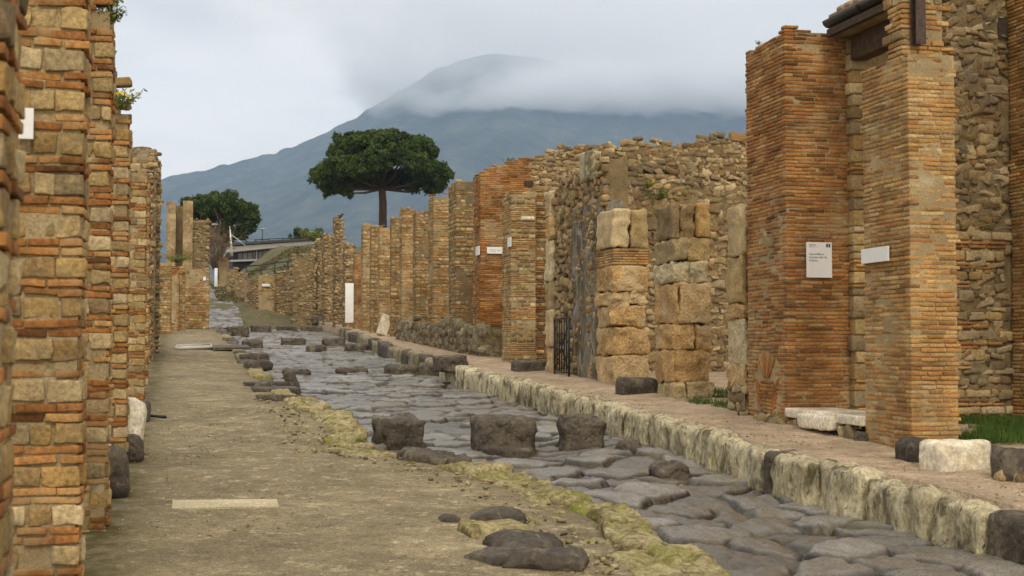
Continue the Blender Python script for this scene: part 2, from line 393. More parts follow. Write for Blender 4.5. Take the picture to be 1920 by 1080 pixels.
def core(acc, x0, x1, y0, y1, z0, top, inset, mat=MORTAR, nseg=None, amp=None, side=1):
    """mortar body behind the stones, its top following the ragged wall head"""
    if amp is None: amp = .015 if inset >= .025 else .005
    st = float(np.clip(y0 * .0028, .03, .2))
    panel(acc, 'c', y0 + (.014 if inset >= .025 else inset), x0 + inset, x1 - inset, z0, lambda a: top(a, y0), -1, amp, st, mat)
    if inset >= .025: inset = .014
    xs = x0 + inset if side > 0 else x1 - inset
    panel(acc, 's', xs, y0 + inset, y1 - inset, z0, lambda a: top(x0 if side > 0 else x1, a), -side, amp, st, mat)
    inset += amp * 2.2
    x0 += inset; x1 -= inset; y0 += inset; y1 -= inset
    alongx = (x1 - x0) > (y1 - y0); L = (x1 - x0) if alongx else (y1 - y0)
    n = nseg or max(2, int(L / .25) + 1); V = []; F = []
    for i in range(n):
        t = i / (n - 1)
        for s in (0, 1):
            x, y = (x0 + t * L, (y0, y1)[s]) if alongx else ((x0, x1)[s], y0 + t * L)
            V.append((x, y, z0)); V.append((x, y, top(x, y)))
    for i in range(n - 1):
        a = 4 * i; b = a + 4
        F += [(a, b, b + 1, a + 1), (a + 2, a + 3, b + 3, b + 2), (a + 1, b + 1, b + 3, a + 3)]
    e = 4 * (n - 1); F += [(0, 1, 3, 2), (e, e + 2, e + 3, e + 1)]
    if not alongx: F = [f[::-1] for f in F]
    acc.raw(V, F, mat)
def fill_brickish(acc, x0, x1, y0, y1, z0, top, spec, side, dist, ragged=.05, loss=.015, skip=None, wob=.012, end_rag=.02, back=False, jit=.006):
    """courses of brick / tuff on the street face and the face towards the camera; side=+1: street at x0, -1: street at x1"""
    n = lod(dist); z = z0; k = 0; ci = 0
    zmax = max(top(x, y) for x in (x0, (x0 + x1) / 2, x1) for y in (y0, (y0 + y1) / 2, y1))
    sd = rng.integers(1e6)
    while z < zmax + .02:
        kind = spec[ci % len(spec)]; ci += 1
        hgt, lmin, lmax, mat, rr = {'b': (.047, .16, .30, BRICK, .007), 'B': (.058, .18, .30, BRICK, .008), 't': (.118, .11, .24, TUFF, .012), 'T': (.15, .18, .32, TUFF, .022), 'r': (.10, .10, .2, RUB, .03)}[kind]
        hgt *= rng.uniform(.92, 1.08); dep = .115 if mat == BRICK else .14
        own = k % 2; k += 1
        jn = .010 if mat == BRICK else .014
        runs = []
        ya = y0 if own else y0 + dep
        runs.append(('s', cut(ya, y1 + rng.normal(0, end_rag), lmin, lmax)))
        if side > 0: runs.append(('c', cut(x0 + (dep if own else 0), x1 + rng.normal(0, end_rag), lmin, lmax)))
        else: runs.append(('c', cut(x0 + rng.normal(0, end_rag), x1 - (dep if own else 0), lmin, lmax)))
        for face, e in runs:
            for a, b in zip(e[:-1], e[1:]):
                m = (a + b) / 2; hl = (b - a) / 2 - jn / 2
                if hl < .012: continue
                xs = x0 if side > 0 else x1
                px_, py_ = (xs, m) if face == 's' else (m, y0)
                if z + hgt > top(px_, py_) + rng.normal(0, ragged): continue
                if rng.random() < loss: continue
                if skip and skip(face, m, z): continue
                o = wob * float(fbm(np.array([[m * 1.3 + (9 if face == 's' else 0), z * 1.3, .5]]), int(sd), 2)[0]) - rng.uniform(-.7 * jit, jit) - .002
                zc = z + hgt / 2; hz = hgt / 2 - jn / 2
                if face == 's': c = (xs + side * (dep / 2 - o), m, zc); h = (dep / 2, hl, hz)
                else: c = (m, y0 + dep / 2 - o, zc); h = (hl, dep / 2, hz)
                nn = n if face == 'c' else (n[1], n[0], n[2])
                if mat != BRICK and dist < 30: nn = (8, 8, 6) if side < 0 else (6, 6, 5)
                acc.stone(c, h, rr * (.6 if side < 0 else 1), nn, None, mat, .0045 if mat == BRICK else .012, 12.0 if mat == BRICK else 11.0, .016 if side > 0 else .03)
        z += hgt
def fill_rubble(acc, face, fixed, a0, a1, z0, top, size=.13, dist=25, mat=RUB, out=1, dens=1.0, flat=.62, amp=.012, big=.0):
    """irregular stones set in mortar on one face. face 'c': plane y=fixed, a runs along x; face 's': plane x=fixed, a along y; out: +1 stones bedded towards +axis"""
    z = z0; n = (5, 5, 5) if dist < 34 else ((4, 4, 4) if dist < 60 else (3, 3, 3))
    tz = [top(a) for a in np.linspace(a0, a1, 9)]
    while z < max(tz):
        row = size * rng.uniform(.65, 1.2) * flat * 1.4; a = a0 - rng.uniform(0, size)
        while a < a1:
            w = size * rng.choice([.6, .9, 1.2, 1.6, 2.2]) * rng.uniform(.85, 1.15); m = a + w / 2; hz = row * rng.uniform(.32, .60); zc = z + row / 2 + rng.normal(0, row * .22)
            a += w * .98
            if m < a0 or m > a1 or zc > top(m) + rng.normal(0, .05) or rng.random() > dens: continue
            sc = 1.6 if rng.random() < big else 1
            hl = w / 2 * .93 * sc; dp = size * .5; hz *= sc
            c = (m, fixed + out * dp * rng.uniform(.75, 1.05), zc) if face == 'c' else (fixed + out * dp * rng.uniform(.75, 1.05), m, zc)
            h = (hl, dp, hz) if face == 'c' else (dp, hl, hz)
            acc.stone(c, h, .5 * min(hl, hz, dp), n, None, mat, 1.35 * amp * size / .13, 1.5 / size, .16)
        z += row * .97

def topf(pts, axis=0, seed=0, rag=.06, fr=2.2):
    """ragged head profile: pts = [(coordinate, z)...] along x (axis 0) or y (axis 1)"""
    p = np.array(sorted(pts))
    def f(x, y):
        t = x if axis == 0 else y
        return float(np.interp(t, p[:, 0], p[:, 1]) + rag * n1(np.array([t * fr]), seed)[0] + rag * .5 * n1(np.array([t * fr * 3.1]), seed + 5)[0])
    return f
def flat_top(z, seed=0, rag=.04): 
    return lambda x, y: z + rag * float(n1(np.array([x * 3.1 + y * 2.3]), seed)[0])

# ------------------------------------------------------------------ the setting: land, road, pavements
XW = 7.30                                                     # building line on the right
KR = np.array([(6.06, -5), (6.08, 9), (6.05, 11.2), (5.90, 13.3), (5.97, 16.3), (6.06, 20), (6.02, 24), (5.90, 31.7), (6.10, 40), (6.30, 46.3), (6.7, 56), (7.1, 64.5), (7.1, 75)])
KL = np.array([(3.38, -5), (3.40, 8.35), (3.45, 9.8), (3.50, 11.8), (3.25, 13.6), (2.85, 14.7), (2.32, 15.5), (2.2, 16.5), (2.36, 18.3), (2.36, 19.9), (2.2, 21.8), (1.95, 25), (1.87, 30.4), (1.92, 42.8), (2.08, 58), (2.2, 66), (2.2, 75)])
kr = lambda y: np.interp(y, KR[:, 1], KR[:, 0])
kl = lambda y: np.interp(y, KL[:, 1], KL[:, 0])
def heightfield(name, X, Y, Z, mat, attrs=None):
    V = np.stack([X, Y, Z], -1).reshape(-1, 3); F = grid_faces(*X.shape)
    return make_obj(name, V, [F], [mat], (0, 0, 0), None, True, None, attrs)

# land: one sheet to the horizon
m_land, nt, b = new_mat('dry_earth_and_turf'); g, v = coords(nt)
a = tex(nt, 'ShaderNodeTexNoise', .9, 6, v, Roughness=.7); c2 = tex(nt, 'ShaderNodeTexNoise', 9, 4, v)
col = mixc(nt, maprange(nt, a.outputs['Fac'], .42, .6, 0, 1), (.125, .095, .042), (.075, .08, .022))
col = mixc(nt, 1, col, gray(nt, maprange(nt, c2.outputs['Fac'], .3, .7, .6, 1.35)), 'MULTIPLY')
nt.links.new(col, b.inputs['Base Color']); b.inputs['Roughness'].default_value = .95
xs = np.concatenate([-np.geomspace(4000, 22, 14), np.linspace(-20, 40, 81), np.geomspace(42, 4500, 16)])
ys = np.concatenate([[-60, -30, -12, 0, 12, 24, 36, 48, 60], np.linspace(66, 186, 100), np.geomspace(190, 9000, 18)])
X, Y = np.meshgrid(xs, ys, indexing='ij'); Z = hill(Y, X) - .62 * sstep(78, 72, Y)
near = sstep(70, 76, Y) * sstep(190, 170, Y)
Z += .34 * near * fbm(np.stack([X * .5, Y * .5, X * 0], -1), 5, 4)
land = heightfield('ground', X, Y, Z, m_land); tag(land, kind='structure')

# basalt road
def paving(X, Y, cell=(.70, .52), seed=11):
    gx, gy = np.floor(X / cell[0]).astype(int), np.floor(Y / cell[1]).astype(int)
    f1 = np.full(X.shape, 9.0); f2 = np.full(X.shape, 9.0); idn = np.zeros(X.shape); bx = np.zeros(X.shape); by = np.zeros(X.shape)
    for dx in (-2, -1, 0, 1, 2):
        for dy in (-2, -1, 0, 1, 2):
            cx, cy = gx + dx, gy + dy; z = np.zeros_like(cx)
            sxx = (cx + .5 + .46 * _h(cx, cy, z, seed) + .5 * (cy % 2)) * cell[0]; syy = (cy + .5 + .44 * _h(cx, cy, z, seed + 1)) * cell[1]
            d = np.hypot((X - sxx), (Y - syy) * 1.1)
            h = _h(cx, cy, z, seed + 2)
            closer = d < f1
            f2 = np.where(closer, f1, np.minimum(f2, d)); 
            idn = np.where(closer, h, idn); bx = np.where(closer, sxx, bx); by = np.where(closer, syy, by); f1 = np.where(closer, d, f1)
    return f1, f2, idn, bx, by
def road_patch(name, U, Yv, xl, xr, base, scale=1.0, flat=None):
    Yg, Ug = np.meshgrid(Yv, U, indexing='ij'); Xg = xl(Yg) + Ug * (xr(Yg) - xl(Yg))
    q = np.stack([Xg * 1.3, Yg * 1.3, 0 * Xg], -1)
    wx, wy = Xg + .10 * fbm(q, 3, 3), Yg + .09 * fbm(q, 4, 3)
    f1, f2, idn, bx, by = paving(wx / scale, wy / scale)
    e = (f2 - f1) * .5 * scale
    tx, ty = n1(idn * 91, 8), n1(idn * 57, 9)
    dome = 1 - np.exp(-(e / .022) ** 1.6)
    prof = .062 * dome + .028 * np.clip(e, 0, .2) + .044 * idn + .13 * tx * (wx / scale - bx) * scale * .6 + .16 * ty * (wy / scale - by) * scale * .6
    prof += .020 * fbm(np.stack([Xg * 6, Yg * 6, 0 * Xg], -1), 12, 5) * dome + .05 * fbm(np.stack([Xg * .55, Yg * .4, 0 * Xg], -1), 13, 2)
    Zg = base(Xg, Yg) + prof - .085
    if flat is not None: Zg = flat(Xg, Yg, Zg)
    gap = np.exp(-(e / .036) ** 2)
    return heightfield(name, Xg, Yg, Zg, M_road, {'gap': gap, 'stone': idn * .5 + .5})
M_road, nt, b = new_mat('worn_basalt_paving'); g, v = coords(nt)
ag = nt.nodes.new('ShaderNodeAttribute'); ag.attribute_name = 'gap'; as_ = nt.nodes.new('ShaderNodeAttribute'); as_.attribute_name = 'stone'
cr = ramp_node(nt, [(0, (.070, .063, .050)), (.5, (.135, .125, .104)), (1, (.22, .206, .178))]); nt.links.new(as_.outputs['Fac'], cr.inputs[0])
n1_ = tex(nt, 'ShaderNodeTexNoise', 2.2, 6, v, Roughness=.65); n2_ = tex(nt, 'ShaderNodeTexNoise', 45, 4, v, Roughness=.7); n3_ = tex(nt, 'ShaderNodeTexNoise', .5, 4, v)
col = mixc(nt, maprange(nt, n1_.outputs['Fac'], .50, .68, 0, .75), cr.outputs[0], (.125, .088, .048))
col = mixc(nt, maprange(nt, n3_.outputs['Fac'], .50, .62, 0, .4), col, (.15, .11, .06))
col = mixc(nt, 1, col, gray(nt, maprange(nt, n2_.outputs['Fac'], .25, .75, .5, 1.6)), 'MULTIPLY')
gcol = mixc(nt, maprange(nt, n1_.outputs['Fac'], .46, .6, 0, 1), (.022, .014, .006), (.070, .056, .014))
col = mixc(nt, maprange(nt, ag.outputs['Fac'], .15, .8, 0, 1), col, gcol)
nt.links.new(col, b.inputs['Base Color'])
rg = maprange(nt, n2_.outputs['Fac'], .3, .7, .20, .48); nt.links.new(rg, b.inputs['Roughness']); b.inputs['Specular IOR Level'].default_value = .62
bp = nt.nodes.new('ShaderNodeBump'); bp.inputs['Strength'].default_value = .6; bp.inputs['Distance'].default_value = .012
nt.links.new(n2_.outputs['Fac'], bp.inputs['Height']); nt.links.new(bp.outputs[0], b.inputs['Normal'])
Yv = np.concatenate([np.arange(6.5, 20, .026), np.arange(20, 34, .045), np.arange(34, 76.1, .09)])
road = road_patch('road', np.linspace(0, 1, 170), Yv, lambda y: kl(y) - .55, lambda y: kr(y) + .25, lambda x, y: SL * y - .38)
tag(road, kind='structure')
# cross street at the far end of the left pavement, and the road going on uphill
cross = road_patch('cross_street', np.linspace(0, 1, 110), np.arange(66.6, 74.0, .09), lambda y: 0 * y - 9, lambda y: 0 * y + 1.6, lambda x, y: SL * y - .36)
tag(cross, kind='structure')
pr = [on_hill(*p) for p in ((456, 598), (440, 575), (426, 556), (413, 541))]
fr_ = np.array([(p[0], p[1]) for p in pr])
upx = lambda y: np.interp(y, fr_[:, 1], fr_[:, 0])
far_road = road_patch('uphill_road', np.linspace(0, 1, 70), np.arange(73.6, 112, .12), lambda y: upx(y) - 4.6, lambda y: upx(y), lambda x, y: hill(y, x) + .16 - .55 * sstep(79, 73, y))
tag(far_road, kind='structure')

# pavements
def pave_mat(name, base, pale, dark, green, amt):
    m, nt, b = new_mat(name); g, v = coords(nt)
    big = tex(nt, 'ShaderNodeTexNoise', .8, 5, v, Roughness=.62); mid = tex(nt, 'ShaderNodeTexNoise', 6, 6, v, Roughness=.75); fi = tex(nt, 'ShaderNodeTexNoise', 70, 4, v, Roughness=.8)
    col = mixc(nt, maprange(nt, big.outputs['Fac'], .36, .64, 0, 1), base, dark)
    col = mixc(nt, maprange(nt, mid.outputs['Fac'], .54, .68, 0, .75), col, pale)
    col = mixc(nt, maprange(nt, mid.outputs['Fac'], .44, .32, 0, .6), col, tuple(c * .55 for c in dark))
    gn = tex(nt, 'ShaderNodeTexNoise', 1.1, 6, v, Roughness=.7, Distortion=.6)
    col = mixc(nt, maprange(nt, gn.outputs['Fac'], .54, .68, 0, amt), col, green)
    md2 = tex(nt, 'ShaderNodeTexNoise', 2.3, 6, v, Roughness=.72)
    col = mixc(nt, 1, col, gray(nt, maprange(nt, md2.outputs['Fac'], .32, .68, .66, 1.25)), 'MULTIPLY')
    f3 = tex(nt, 'ShaderNodeTexNoise', 26, 5, v, Roughness=.75)
    col = mixc(nt, 1, col, gray(nt, maprange(nt, f3.outputs['Fac'], .3, .7, .55, 1.45)), 'MULTIPLY')
    col = mixc(nt, 1, col, gray(nt, maprange(nt, fi.outputs['Fac'], .28, .72, .5, 1.6)), 'MULTIPLY')
    vo = tex(nt, 'ShaderNodeTexVoronoi', 55, 0, v)
    col = mixc(nt, maprange(nt, vo.outputs['Distance'], .26, .16, 0, .55), col, pale)
    fa = nt.nodes.new('ShaderNodeAttribute'); fa.attribute_name = 'foot'          # moss and dirt along the walls and the kerb
    fm = nt.nodes.new('ShaderNodeMath'); fm.operation = 'MULTIPLY'; nt.links.new(fa.outputs['Fac'], fm.inputs[0]); nt.links.new(maprange(nt, md2.outputs['Fac'], .38, .58, .1, 1.1), fm.inputs[1])
    col = mixc(nt, fm.outputs[0], col, mixc(nt, mid.outputs['Fac'], (.10, .085, .012), (.075, .055, .025)))
    nt.links.new(col, b.inputs['Base Color']); b.inputs['Roughness'].default_value = .9; b.inputs['Specular IOR Level'].default_value = .25
    ad = nt.nodes.new('ShaderNodeMath'); ad.operation = 'MULTIPLY_ADD'; nt.links.new(fi.outputs['Fac'], ad.inputs[0]); ad.inputs[1].default_value = .5; nt.links.new(mid.outputs['Fac'], ad.inputs[2])
    bp = nt.nodes.new('ShaderNodeBump'); bp.inputs['Strength'].default_value = .7; bp.inputs['Distance'].default_value = .02
    nt.links.new(ad.outputs[0], bp.inputs['Height']); nt.links.new(bp.outputs[0], b.inputs['Normal'])
    return m
M_pavL = pave_mat('beaten_earth_pavement', (.262, .207, .115), (.54, .46, .30), (.165, .13, .072), (.19, .165, .06), .3)
M_pavR = pave_mat('gravel_pavement', (.385, .285, .185), (.52, .42, .29), (.32, .235, .148), (.24, .20, .08), .2)
Yv = np.concatenate([np.arange(5, 22, .07), np.arange(22, 66.7, .2)]); U = np.linspace(0, 1, 90)
Yg, Ug = np.meshgrid(Yv, U, indexing='ij'); XR = kl(Yg) - .22; Xg = -7 + Ug ** .8 * (XR + 7)
Zg = SL * Yg - .15 + .014 * fbm(np.stack([Xg * 1.2, Yg * 1.2, 0 * Xg], -1), 21, 3) + .004 * fbm(np.stack([Xg * 9, Yg * 9, 0 * Xg], -1), 22, 2) - .03 * sstep(1.2, 0, XR - Xg)
Zg = np.where(Ug == 1, Zg - .5, Zg)
footm = np.exp(-np.clip(Xg + .38, 0, 9) / .22) + .8 * np.exp(-np.clip(XR - Xg, 0, 9) / .25)
tag(heightfield('left_pavement', Xg, Yg, Zg, M_pavL, {'foot': footm}), kind='structure')
Yv = np.concatenate([np.arange(5, 30, .1), np.arange(30, 76, .25)]); U = np.linspace(0, 1, 100)
Yg, Ug = np.meshgrid(Yv, U, indexing='ij'); XL = kr(Yg) + .2; Xg = XL + Ug ** 1.6 * (16 - XL)
Zg = SL * Yg + .014 * fbm(np.stack([Xg * 1.4, Yg * 1.4, 0 * Xg], -1), 31, 3) + .03 * sstep(.5, 1.2, Xg - XL)
Zg = np.where(Ug == 0, Zg - .6, Zg)
tag(heightfield('right_pavement', Xg, Yg, Zg, M_pavR), kind='structure')

# ------------------------------------------------------------------ kerbs
ORD = 'first second third fourth fifth sixth seventh eighth ninth tenth eleventh twelfth thirteenth fourteenth fifteenth sixteenth seventeenth eighteenth nineteenth twentieth'.split()
TENS = {2: 'twenty', 3: 'thirty', 4: 'forty', 5: 'fifty', 6: 'sixty', 7: 'seventy'}
def ordn(i):                                                   # 0 -> first
    if i < 20: return ORD[i]
    t, u = divmod(i + 1, 10)
    return (TENS[t][:-1] + 'ieth') if u == 0 else TENS[t] + '-' + ORD[u - 1]
def kerb_block(name, y0, y1, edge, wid, ztop, zbot, mat, label, cat, group, amp=.03, n=(9, 12, 9), out=1, r=.035, fq=(9, 9, 5)):
    ym = (y0 + y1) / 2; x = float(edge(ym)); ang = math.atan2(float(edge(y1) - edge(y0)), y1 - y0)
    M = np.array([[math.cos(ang), math.sin(ang), 0], [-math.sin(ang), math.cos(ang), 0], [0, 0, 1]])
    tl = math.atan(SL); M = M @ np.array([[1, 0, 0], [0, math.cos(tl), -math.sin(tl)], [0, math.sin(tl), math.cos(tl)]])
    A = Acc(); A.stone((x + out * wid / 2, ym, (ztop + zbot) / 2), (wid / 2, (y1 - y0) / 2 - .010, (ztop - zbot) / 2), r, n, M, 0, amp, fq, .035)
    return tag(A.build(name, [mat], (x, ym, zbot)), label, cat, group)
y = 8.2; i = 0; nd = 0
darks = [(8.9, 'dark grey lava kerb block set among pale ones, nearest the right edge of the photo'), (13.75, 'narrow dark lava kerb block between pale blocks opposite the tall brick piers'),]
while y < 63:
    L = rng.uniform(.75, 1.25) if y < 30 else rng.uniform(.8, 1.4)
    near = y < 26
    if abs(y - 13.5) < .55 and nd == 1: L = .24
    ym = y + L / 2; dk = None
    if nd == 0 and y < 9.6 < y + L + .4 and i > 0: L = .55; dk = darks[0][1]; nd = 1
    elif nd == 1 and L == .24: dk = darks[1][1]; nd = 2
    ym = y + L / 2
    far_dark = y > 34 and rng.random() < .45
    zt = gz(ym) + rng.uniform(-.045, .02); w = rng.uniform(.30, .42)
    kerb_block('kerb_block', y, y + L, lambda t, j=rng.normal(0, .018): kr(t) - .04 + j, w, zt, gz(ym) - .52, M_lava if (dk or far_dark) else (M_kerb if y < 32 else M_kerbold),
               dk or (f'{"dark lava" if far_dark else "pale lichened"} kerb block of the right pavement, {ordn(i)} from the photo right edge'),
               'kerb block', 'kerb blocks along the right pavement', .014 if dk else (.048 if near else .03), (12, 18, 14) if near else (6, 8, 6), 1, .06, (6.5, 6.5, 3.0))
    y += L; i += 1
# mossy edging stones on the left
MB = [(8.0, .62), (9.4, .66), (11.0, .62), (12.4, .5), (13.6, .5), (15.2, .42), (17.0, .4), (19.0, .42), (21.5, .40), (23.6, .40)]
y = 7.6; i = 0
while y < 24.0:
    L = rng.uniform(.55, 1.0); ym = y + L / 2; w = float(np.interp(ym, [p[0] for p in MB], [p[1] for p in MB]))
    dark = 14.6 < ym < 15.5
    k = 2 if (w > .5 and not dark) else 1
    for s in range(k):
        ww = w / k; zt = gz(ym, -.15) + rng.uniform(-.015, .045) + (.04 if dark else 0) - .035 * s
        jit = rng.normal(0, .05)
        sh = rng.uniform(-.2, .2) if s else 0
        kerb_block('edging_stone', y + sh, y + L + sh, lambda t, o=s * ww, j=jit: kl(t) + .02 - o + j, ww * rng.uniform(.95, 1.25), zt, gz(ym, -.5), M_lava if dark else M_moss,
                   (f'dark lava edging stone beside the squarish stepping stone, {ordn(i)} from the photo bottom edge' if dark else
                    f'mossy left edging stone, {ordn(i)} from the bottom edge in the {"road-side" if s == 0 else "pavement-side"} row'),
                   'edging stone', 'mossy edging stones along the left kerb', .04, (13, 14, 10), -1, .035)
    y += L; i += 1
y = 24.0; i = 0
while y < 65.5:
    L = rng.uniform(.7, 1.3); ym = y + L / 2
    if rng.random() < .85:
        lav = rng.random() < .6
        kerb_block('edging_stone', y, y + L, lambda t, j=rng.normal(0, .06): kl(t) + j, rng.uniform(.28, .45), gz(ym, -.15) + rng.uniform(-.03, .05), gz(ym, -.5), M_lava if lav else M_moss,
                   f'{"flat dark lava" if lav else "flat pale mossy"} edging stone of the far left kerb, {ordn(i)} beyond the tilted slab', 'edging stone', 'edging stones of the far left kerb', .03, (7, 9, 6), -1, .05)
        i += 1
    y += L
# dark lava lumps in the left pavement at the bottom of the photo, and scattered low stones
def lump(name, px, py, w, l, h, mat, label, cat, off=-.15, amp=.03, rot=0, r=.05, n=(9, 9, 7), sink=.06, group=None, tilt=(0, 0)):
    p = ground(px, py, off); c, s_ = math.cos(rot), math.sin(rot)
    M = np.array([[c, -s_, 0], [s_, c, 0], [0, 0, 1]])
    a, b_ = tilt
    M = M @ np.array([[math.cos(a), 0, math.sin(a)], [0, 1, 0], [-math.sin(a), 0, math.cos(a)]]) @ np.array([[1, 0, 0], [0, math.cos(b_), -math.sin(b_)], [0, math.sin(b_), math.cos(b_)]])
    A = Acc(); A.stone((p[0], p[1] + l / 2, gz(p[1], off) + h / 2 - sink), (w / 2, l / 2, h / 2), r, n, M, 0, amp, 6.0, .01)
    return tag(A.build(name, [mat], (p[0], p[1] + l / 2, gz(p[1], off))), label, cat, group)
GL = 'low dark stones set in the left pavement'
lump('paving_stone', 965, 1060, .46, .42, .13, M_lava, 'leftmost low dark lava stone in the left pavement at the photo bottom', 'stone', amp=.03, rot=.4, group=GL, r=.08)
lump('paving_stone', 1040, 1072, .52, .38, .17, M_lava, 'largest dark lava stone in the left pavement at the bottom edge', 'stone', amp=.04, rot=-.5, group=GL, r=.09)
lump('paving_stone', 1000, 1035, .46, .5, .15, M_lava, 'dark lava stone in the left pavement just above the bottom group', 'stone', amp=.03, rot=.3, group=GL, r=.08)
lump('paving_stone', 938, 1008, .48, .45, .14, M_moss, 'low stone half covered with yellow moss between dark stones in the left pavement', 'stone', amp=.03, rot=.1, group=GL, r=.08)
lump('paving_stone', 940, 985, .42, .35, .15, M_lava, 'low dark lava stone uppermost of the group at the mossy kerb', 'stone', amp=.03, rot=-.2, group=GL, r=.08)
lump('paving_stone', 852, 982, .16, .25, .12, M_lava, 'small lone dark stone flush in the tan left pavement', 'stone', amp=.02, group=GL, r=.05)

# stepping stones across the road
GS = 'stepping stones across the road'
def step_stone(xa, xb, ytop, ybot, label, mat=M_lava, depth=.55, off=-.40, group=GS, name='stepping_stone', r=.06, amp=.038, rot=0):
    p, q = ground(xa, ybot, off), ground(xb, ybot, off); w = float(np.linalg.norm(q - p)); Y = (p[1] + q[1]) / 2; zt = zat(ytop, (p[0] + q[0]) / 2, Y + .1)
    zb = gz(Y, off) - .12; ang = -math.atan2(0, 1) + rot; c, s_ = math.cos(ang), math.sin(ang); M = np.array([[c, -s_, 0], [s_, c, 0], [0, 0, 1]])
    A = Acc(); A.stone(((p[0] + q[0]) / 2, Y + depth / 2, (zt + zb) / 2), (w / 2, depth / 2, (zt - zb) / 2), r * .75, (15, 12, 13), M, 0, amp, 7.5, .03)
    return tag(A.build(name, [mat], ((p[0] + q[0]) / 2, Y + depth / 2, gz(Y, off))), label, 'stepping stone', group)
step_stone(712, 793, 783, 838, 'squarish dark stepping stone with pale lichen spots, nearest the mossy left kerb', depth=.62, rot=.1)
step_stone(897, 1010, 784, 846, 'widest dark stepping stone, in the middle of the near crossing', depth=.6, r=.09)
step_stone(1060, 1138, 780, 845, 'tall rounded dark stepping stone near the right kerb', depth=.5, r=.14)
step_stone(1168, 1210, 822, 854, 'small dark boulder on the road against the right kerb', depth=.35, r=.12, name='boulder')
step_stone(908, 1000, 838, 852, 'thin slab lying before the widest stepping stone', depth=.4, amp=.015)
step_stone(1235, 1300, 870, 900, 'low dark upright stone in the paving right of the stepping stones', depth=.4, r=.1)
rows = [[(533, 583, 693, 704), (634, 690, 690, 702), (728, 788, 686, 706), (792, 830, 682, 711)],
        [(456, 493, 637, 653), (529, 573, 634, 648), (577, 613, 647, 660), (606, 648, 635, 649), (650, 692, 645, 660)],
        [(426, 467, 612, 631), (471, 508, 610, 624), (520, 557, 611, 622), (566, 605, 611, 622)]]
rn = ['third crossing row from the camera', 'far crossing row', 'farthest crossing row by the side street']
for rw, nm in zip(rows, rn):
    for i, (a, b_, t, u) in enumerate(rw):
        step_stone(a, b_, t, u, f'dark stepping stone in the {nm}, {ordn(i)} from the left', depth=.7, r=.09)
lump('tilted_slab', 553, 745, .18, .75, .62, M_lava, 'dark slab tilted up on edge at the left side of the road', 'slab', off=-.40, rot=-.15, tilt=(-.35, 0), sink=.12, amp=.02)
for (px, py, w, l, lb) in ((528, 748, .75, .9, 'nearest'), (520, 733, .8, 1.0, 'middle'), (500, 722, .8, 1.0, 'farthest')):
    lump('paving_slab', px, py, w, l, .2, M_lava, f'flat grey slab beside the tilted slab, {lb} of three at the pavement edge', 'slab', off=-.15, sink=.15, amp=.012, group='flat slabs at the pavement edge', r=.03)
for (px, py, w, l, h, lb) in ((486, 693, .6, .8, .26, 'nearer'), (478, 678, .75, .9, .24, 'farther')):
    lump('kerb_stone', px, py, w, l, h, M_lava, f'dark rounded kerb stone on the left road edge, {lb} of a pair', 'stone', off=-.2, sink=.05, amp=.03, group='dark kerb stone pair', r=.09)
step_stone(822, 880, 668, 686, 'dark flat stone lying on the right pavement at the plinth end', off=0.0, depth=.8, name='flat_stone', r=.05)
step_stone(1210, 1285, 0, 0, '', off=0.0) if False else None

def pebbles(name, label, xlo, xhi, y0, y1, n, off, mats, smin, smax):
    A = Acc()
    for _ in range(n):
        y = y0 + (y1 - y0) * rng.random() ** 1.6; x = rng.uniform(xlo(y), xhi(y)); q = rng.uniform(smin, smax)
        A.stone((x, y, gz(y, off) + q * .15), (q * rng.uniform(.7, 1.4), q * rng.uniform(.7, 1.4), q * .55), q * .45, (4, 4, 4), None, int(rng.integers(0, len(mats))), q * .25, .6 / q, .3)
    return tag(A.build(name, mats, (0, y0, 0)), label, 'gravel', None, 'stuff')
pebbles('gravel', 'scattered gravel on the left pavement', lambda y: -.4, lambda y: kl(y) - .6, 6.5, 22, 2400, -.15, [M_moss, M_rubble, M_tuff, M_pavL], .003, .009)
pebbles('gravel', 'grit gathered along the mossy left kerb', lambda y: kl(y) - 1.0, lambda y: kl(y) - .45, 7, 24, 260, -.15, [M_moss, M_moss, M_rubble, M_lava], .006, .024)
pebbles('gravel', 'grit scattered on the right pavement', lambda y: kr(y) + .3, lambda y: XW, 8.5, 26, 700, 0.0, [M_rubble, M_tuff, M_mortar], .004, .011)

# slabs let into the left pavement
def ground_slab(name, quad, off, h, mat, label, cat, parent=None):
    P = [ground(*q, off) for q in quad]; V = [p + np.array([0, 0, .004]) for p in P] + [p + np.array([0, 0, h]) for p in P]
    A = Acc(); A.raw(V, [(0, 3, 2, 1), (4, 5, 6, 7), (0, 1, 5, 4), (1, 2, 6, 5), (2, 3, 7, 6), (3, 0, 4, 7)], 0)
    return tag(A.build(name, [mat], P[0], parent, smooth=False), label, cat)
M_slab = stone_mat('pale_inspection_slab', [(.52, .44, .28)], [((.40, .32, .18), 2.5, .45, .7, .6)], fine=50, bump=.3)
ground_slab('inspection_slab', [(322, 957), (523, 954), (519, 940), (324, 942)], -.15, .02, M_slab, 'long pale stone slab let into the left pavement in the foreground', 'slab')
p = [ground(330, 657, -.15), ground(397, 655, -.15), ground(395, 649, -.15), ground(332, 651, -.15)]
t = thing('access_cover', 'pale metal framed access cover flush in the left pavement far along', 'cover', p[0])
tubes_obj('frame', [([p[k] + [0, 0, .05], p[(k + 1) % 4] + [0, 0, .05]], .035) for k in range(4)], M_greysteel, p[0], t, 6)
ground_slab('cover_plate', [(332, 656.6), (396, 654.8), (394, 649.6), (334, 651)], -.15, .04, M_slab, None, None, t)
ground_slab('threshold_slab', [(399, 657), (470, 656), (462, 651), (398, 652)], -.15, .08, M_lava, 'dark flat slab beside the pale access cover on the left pavement', 'slab')

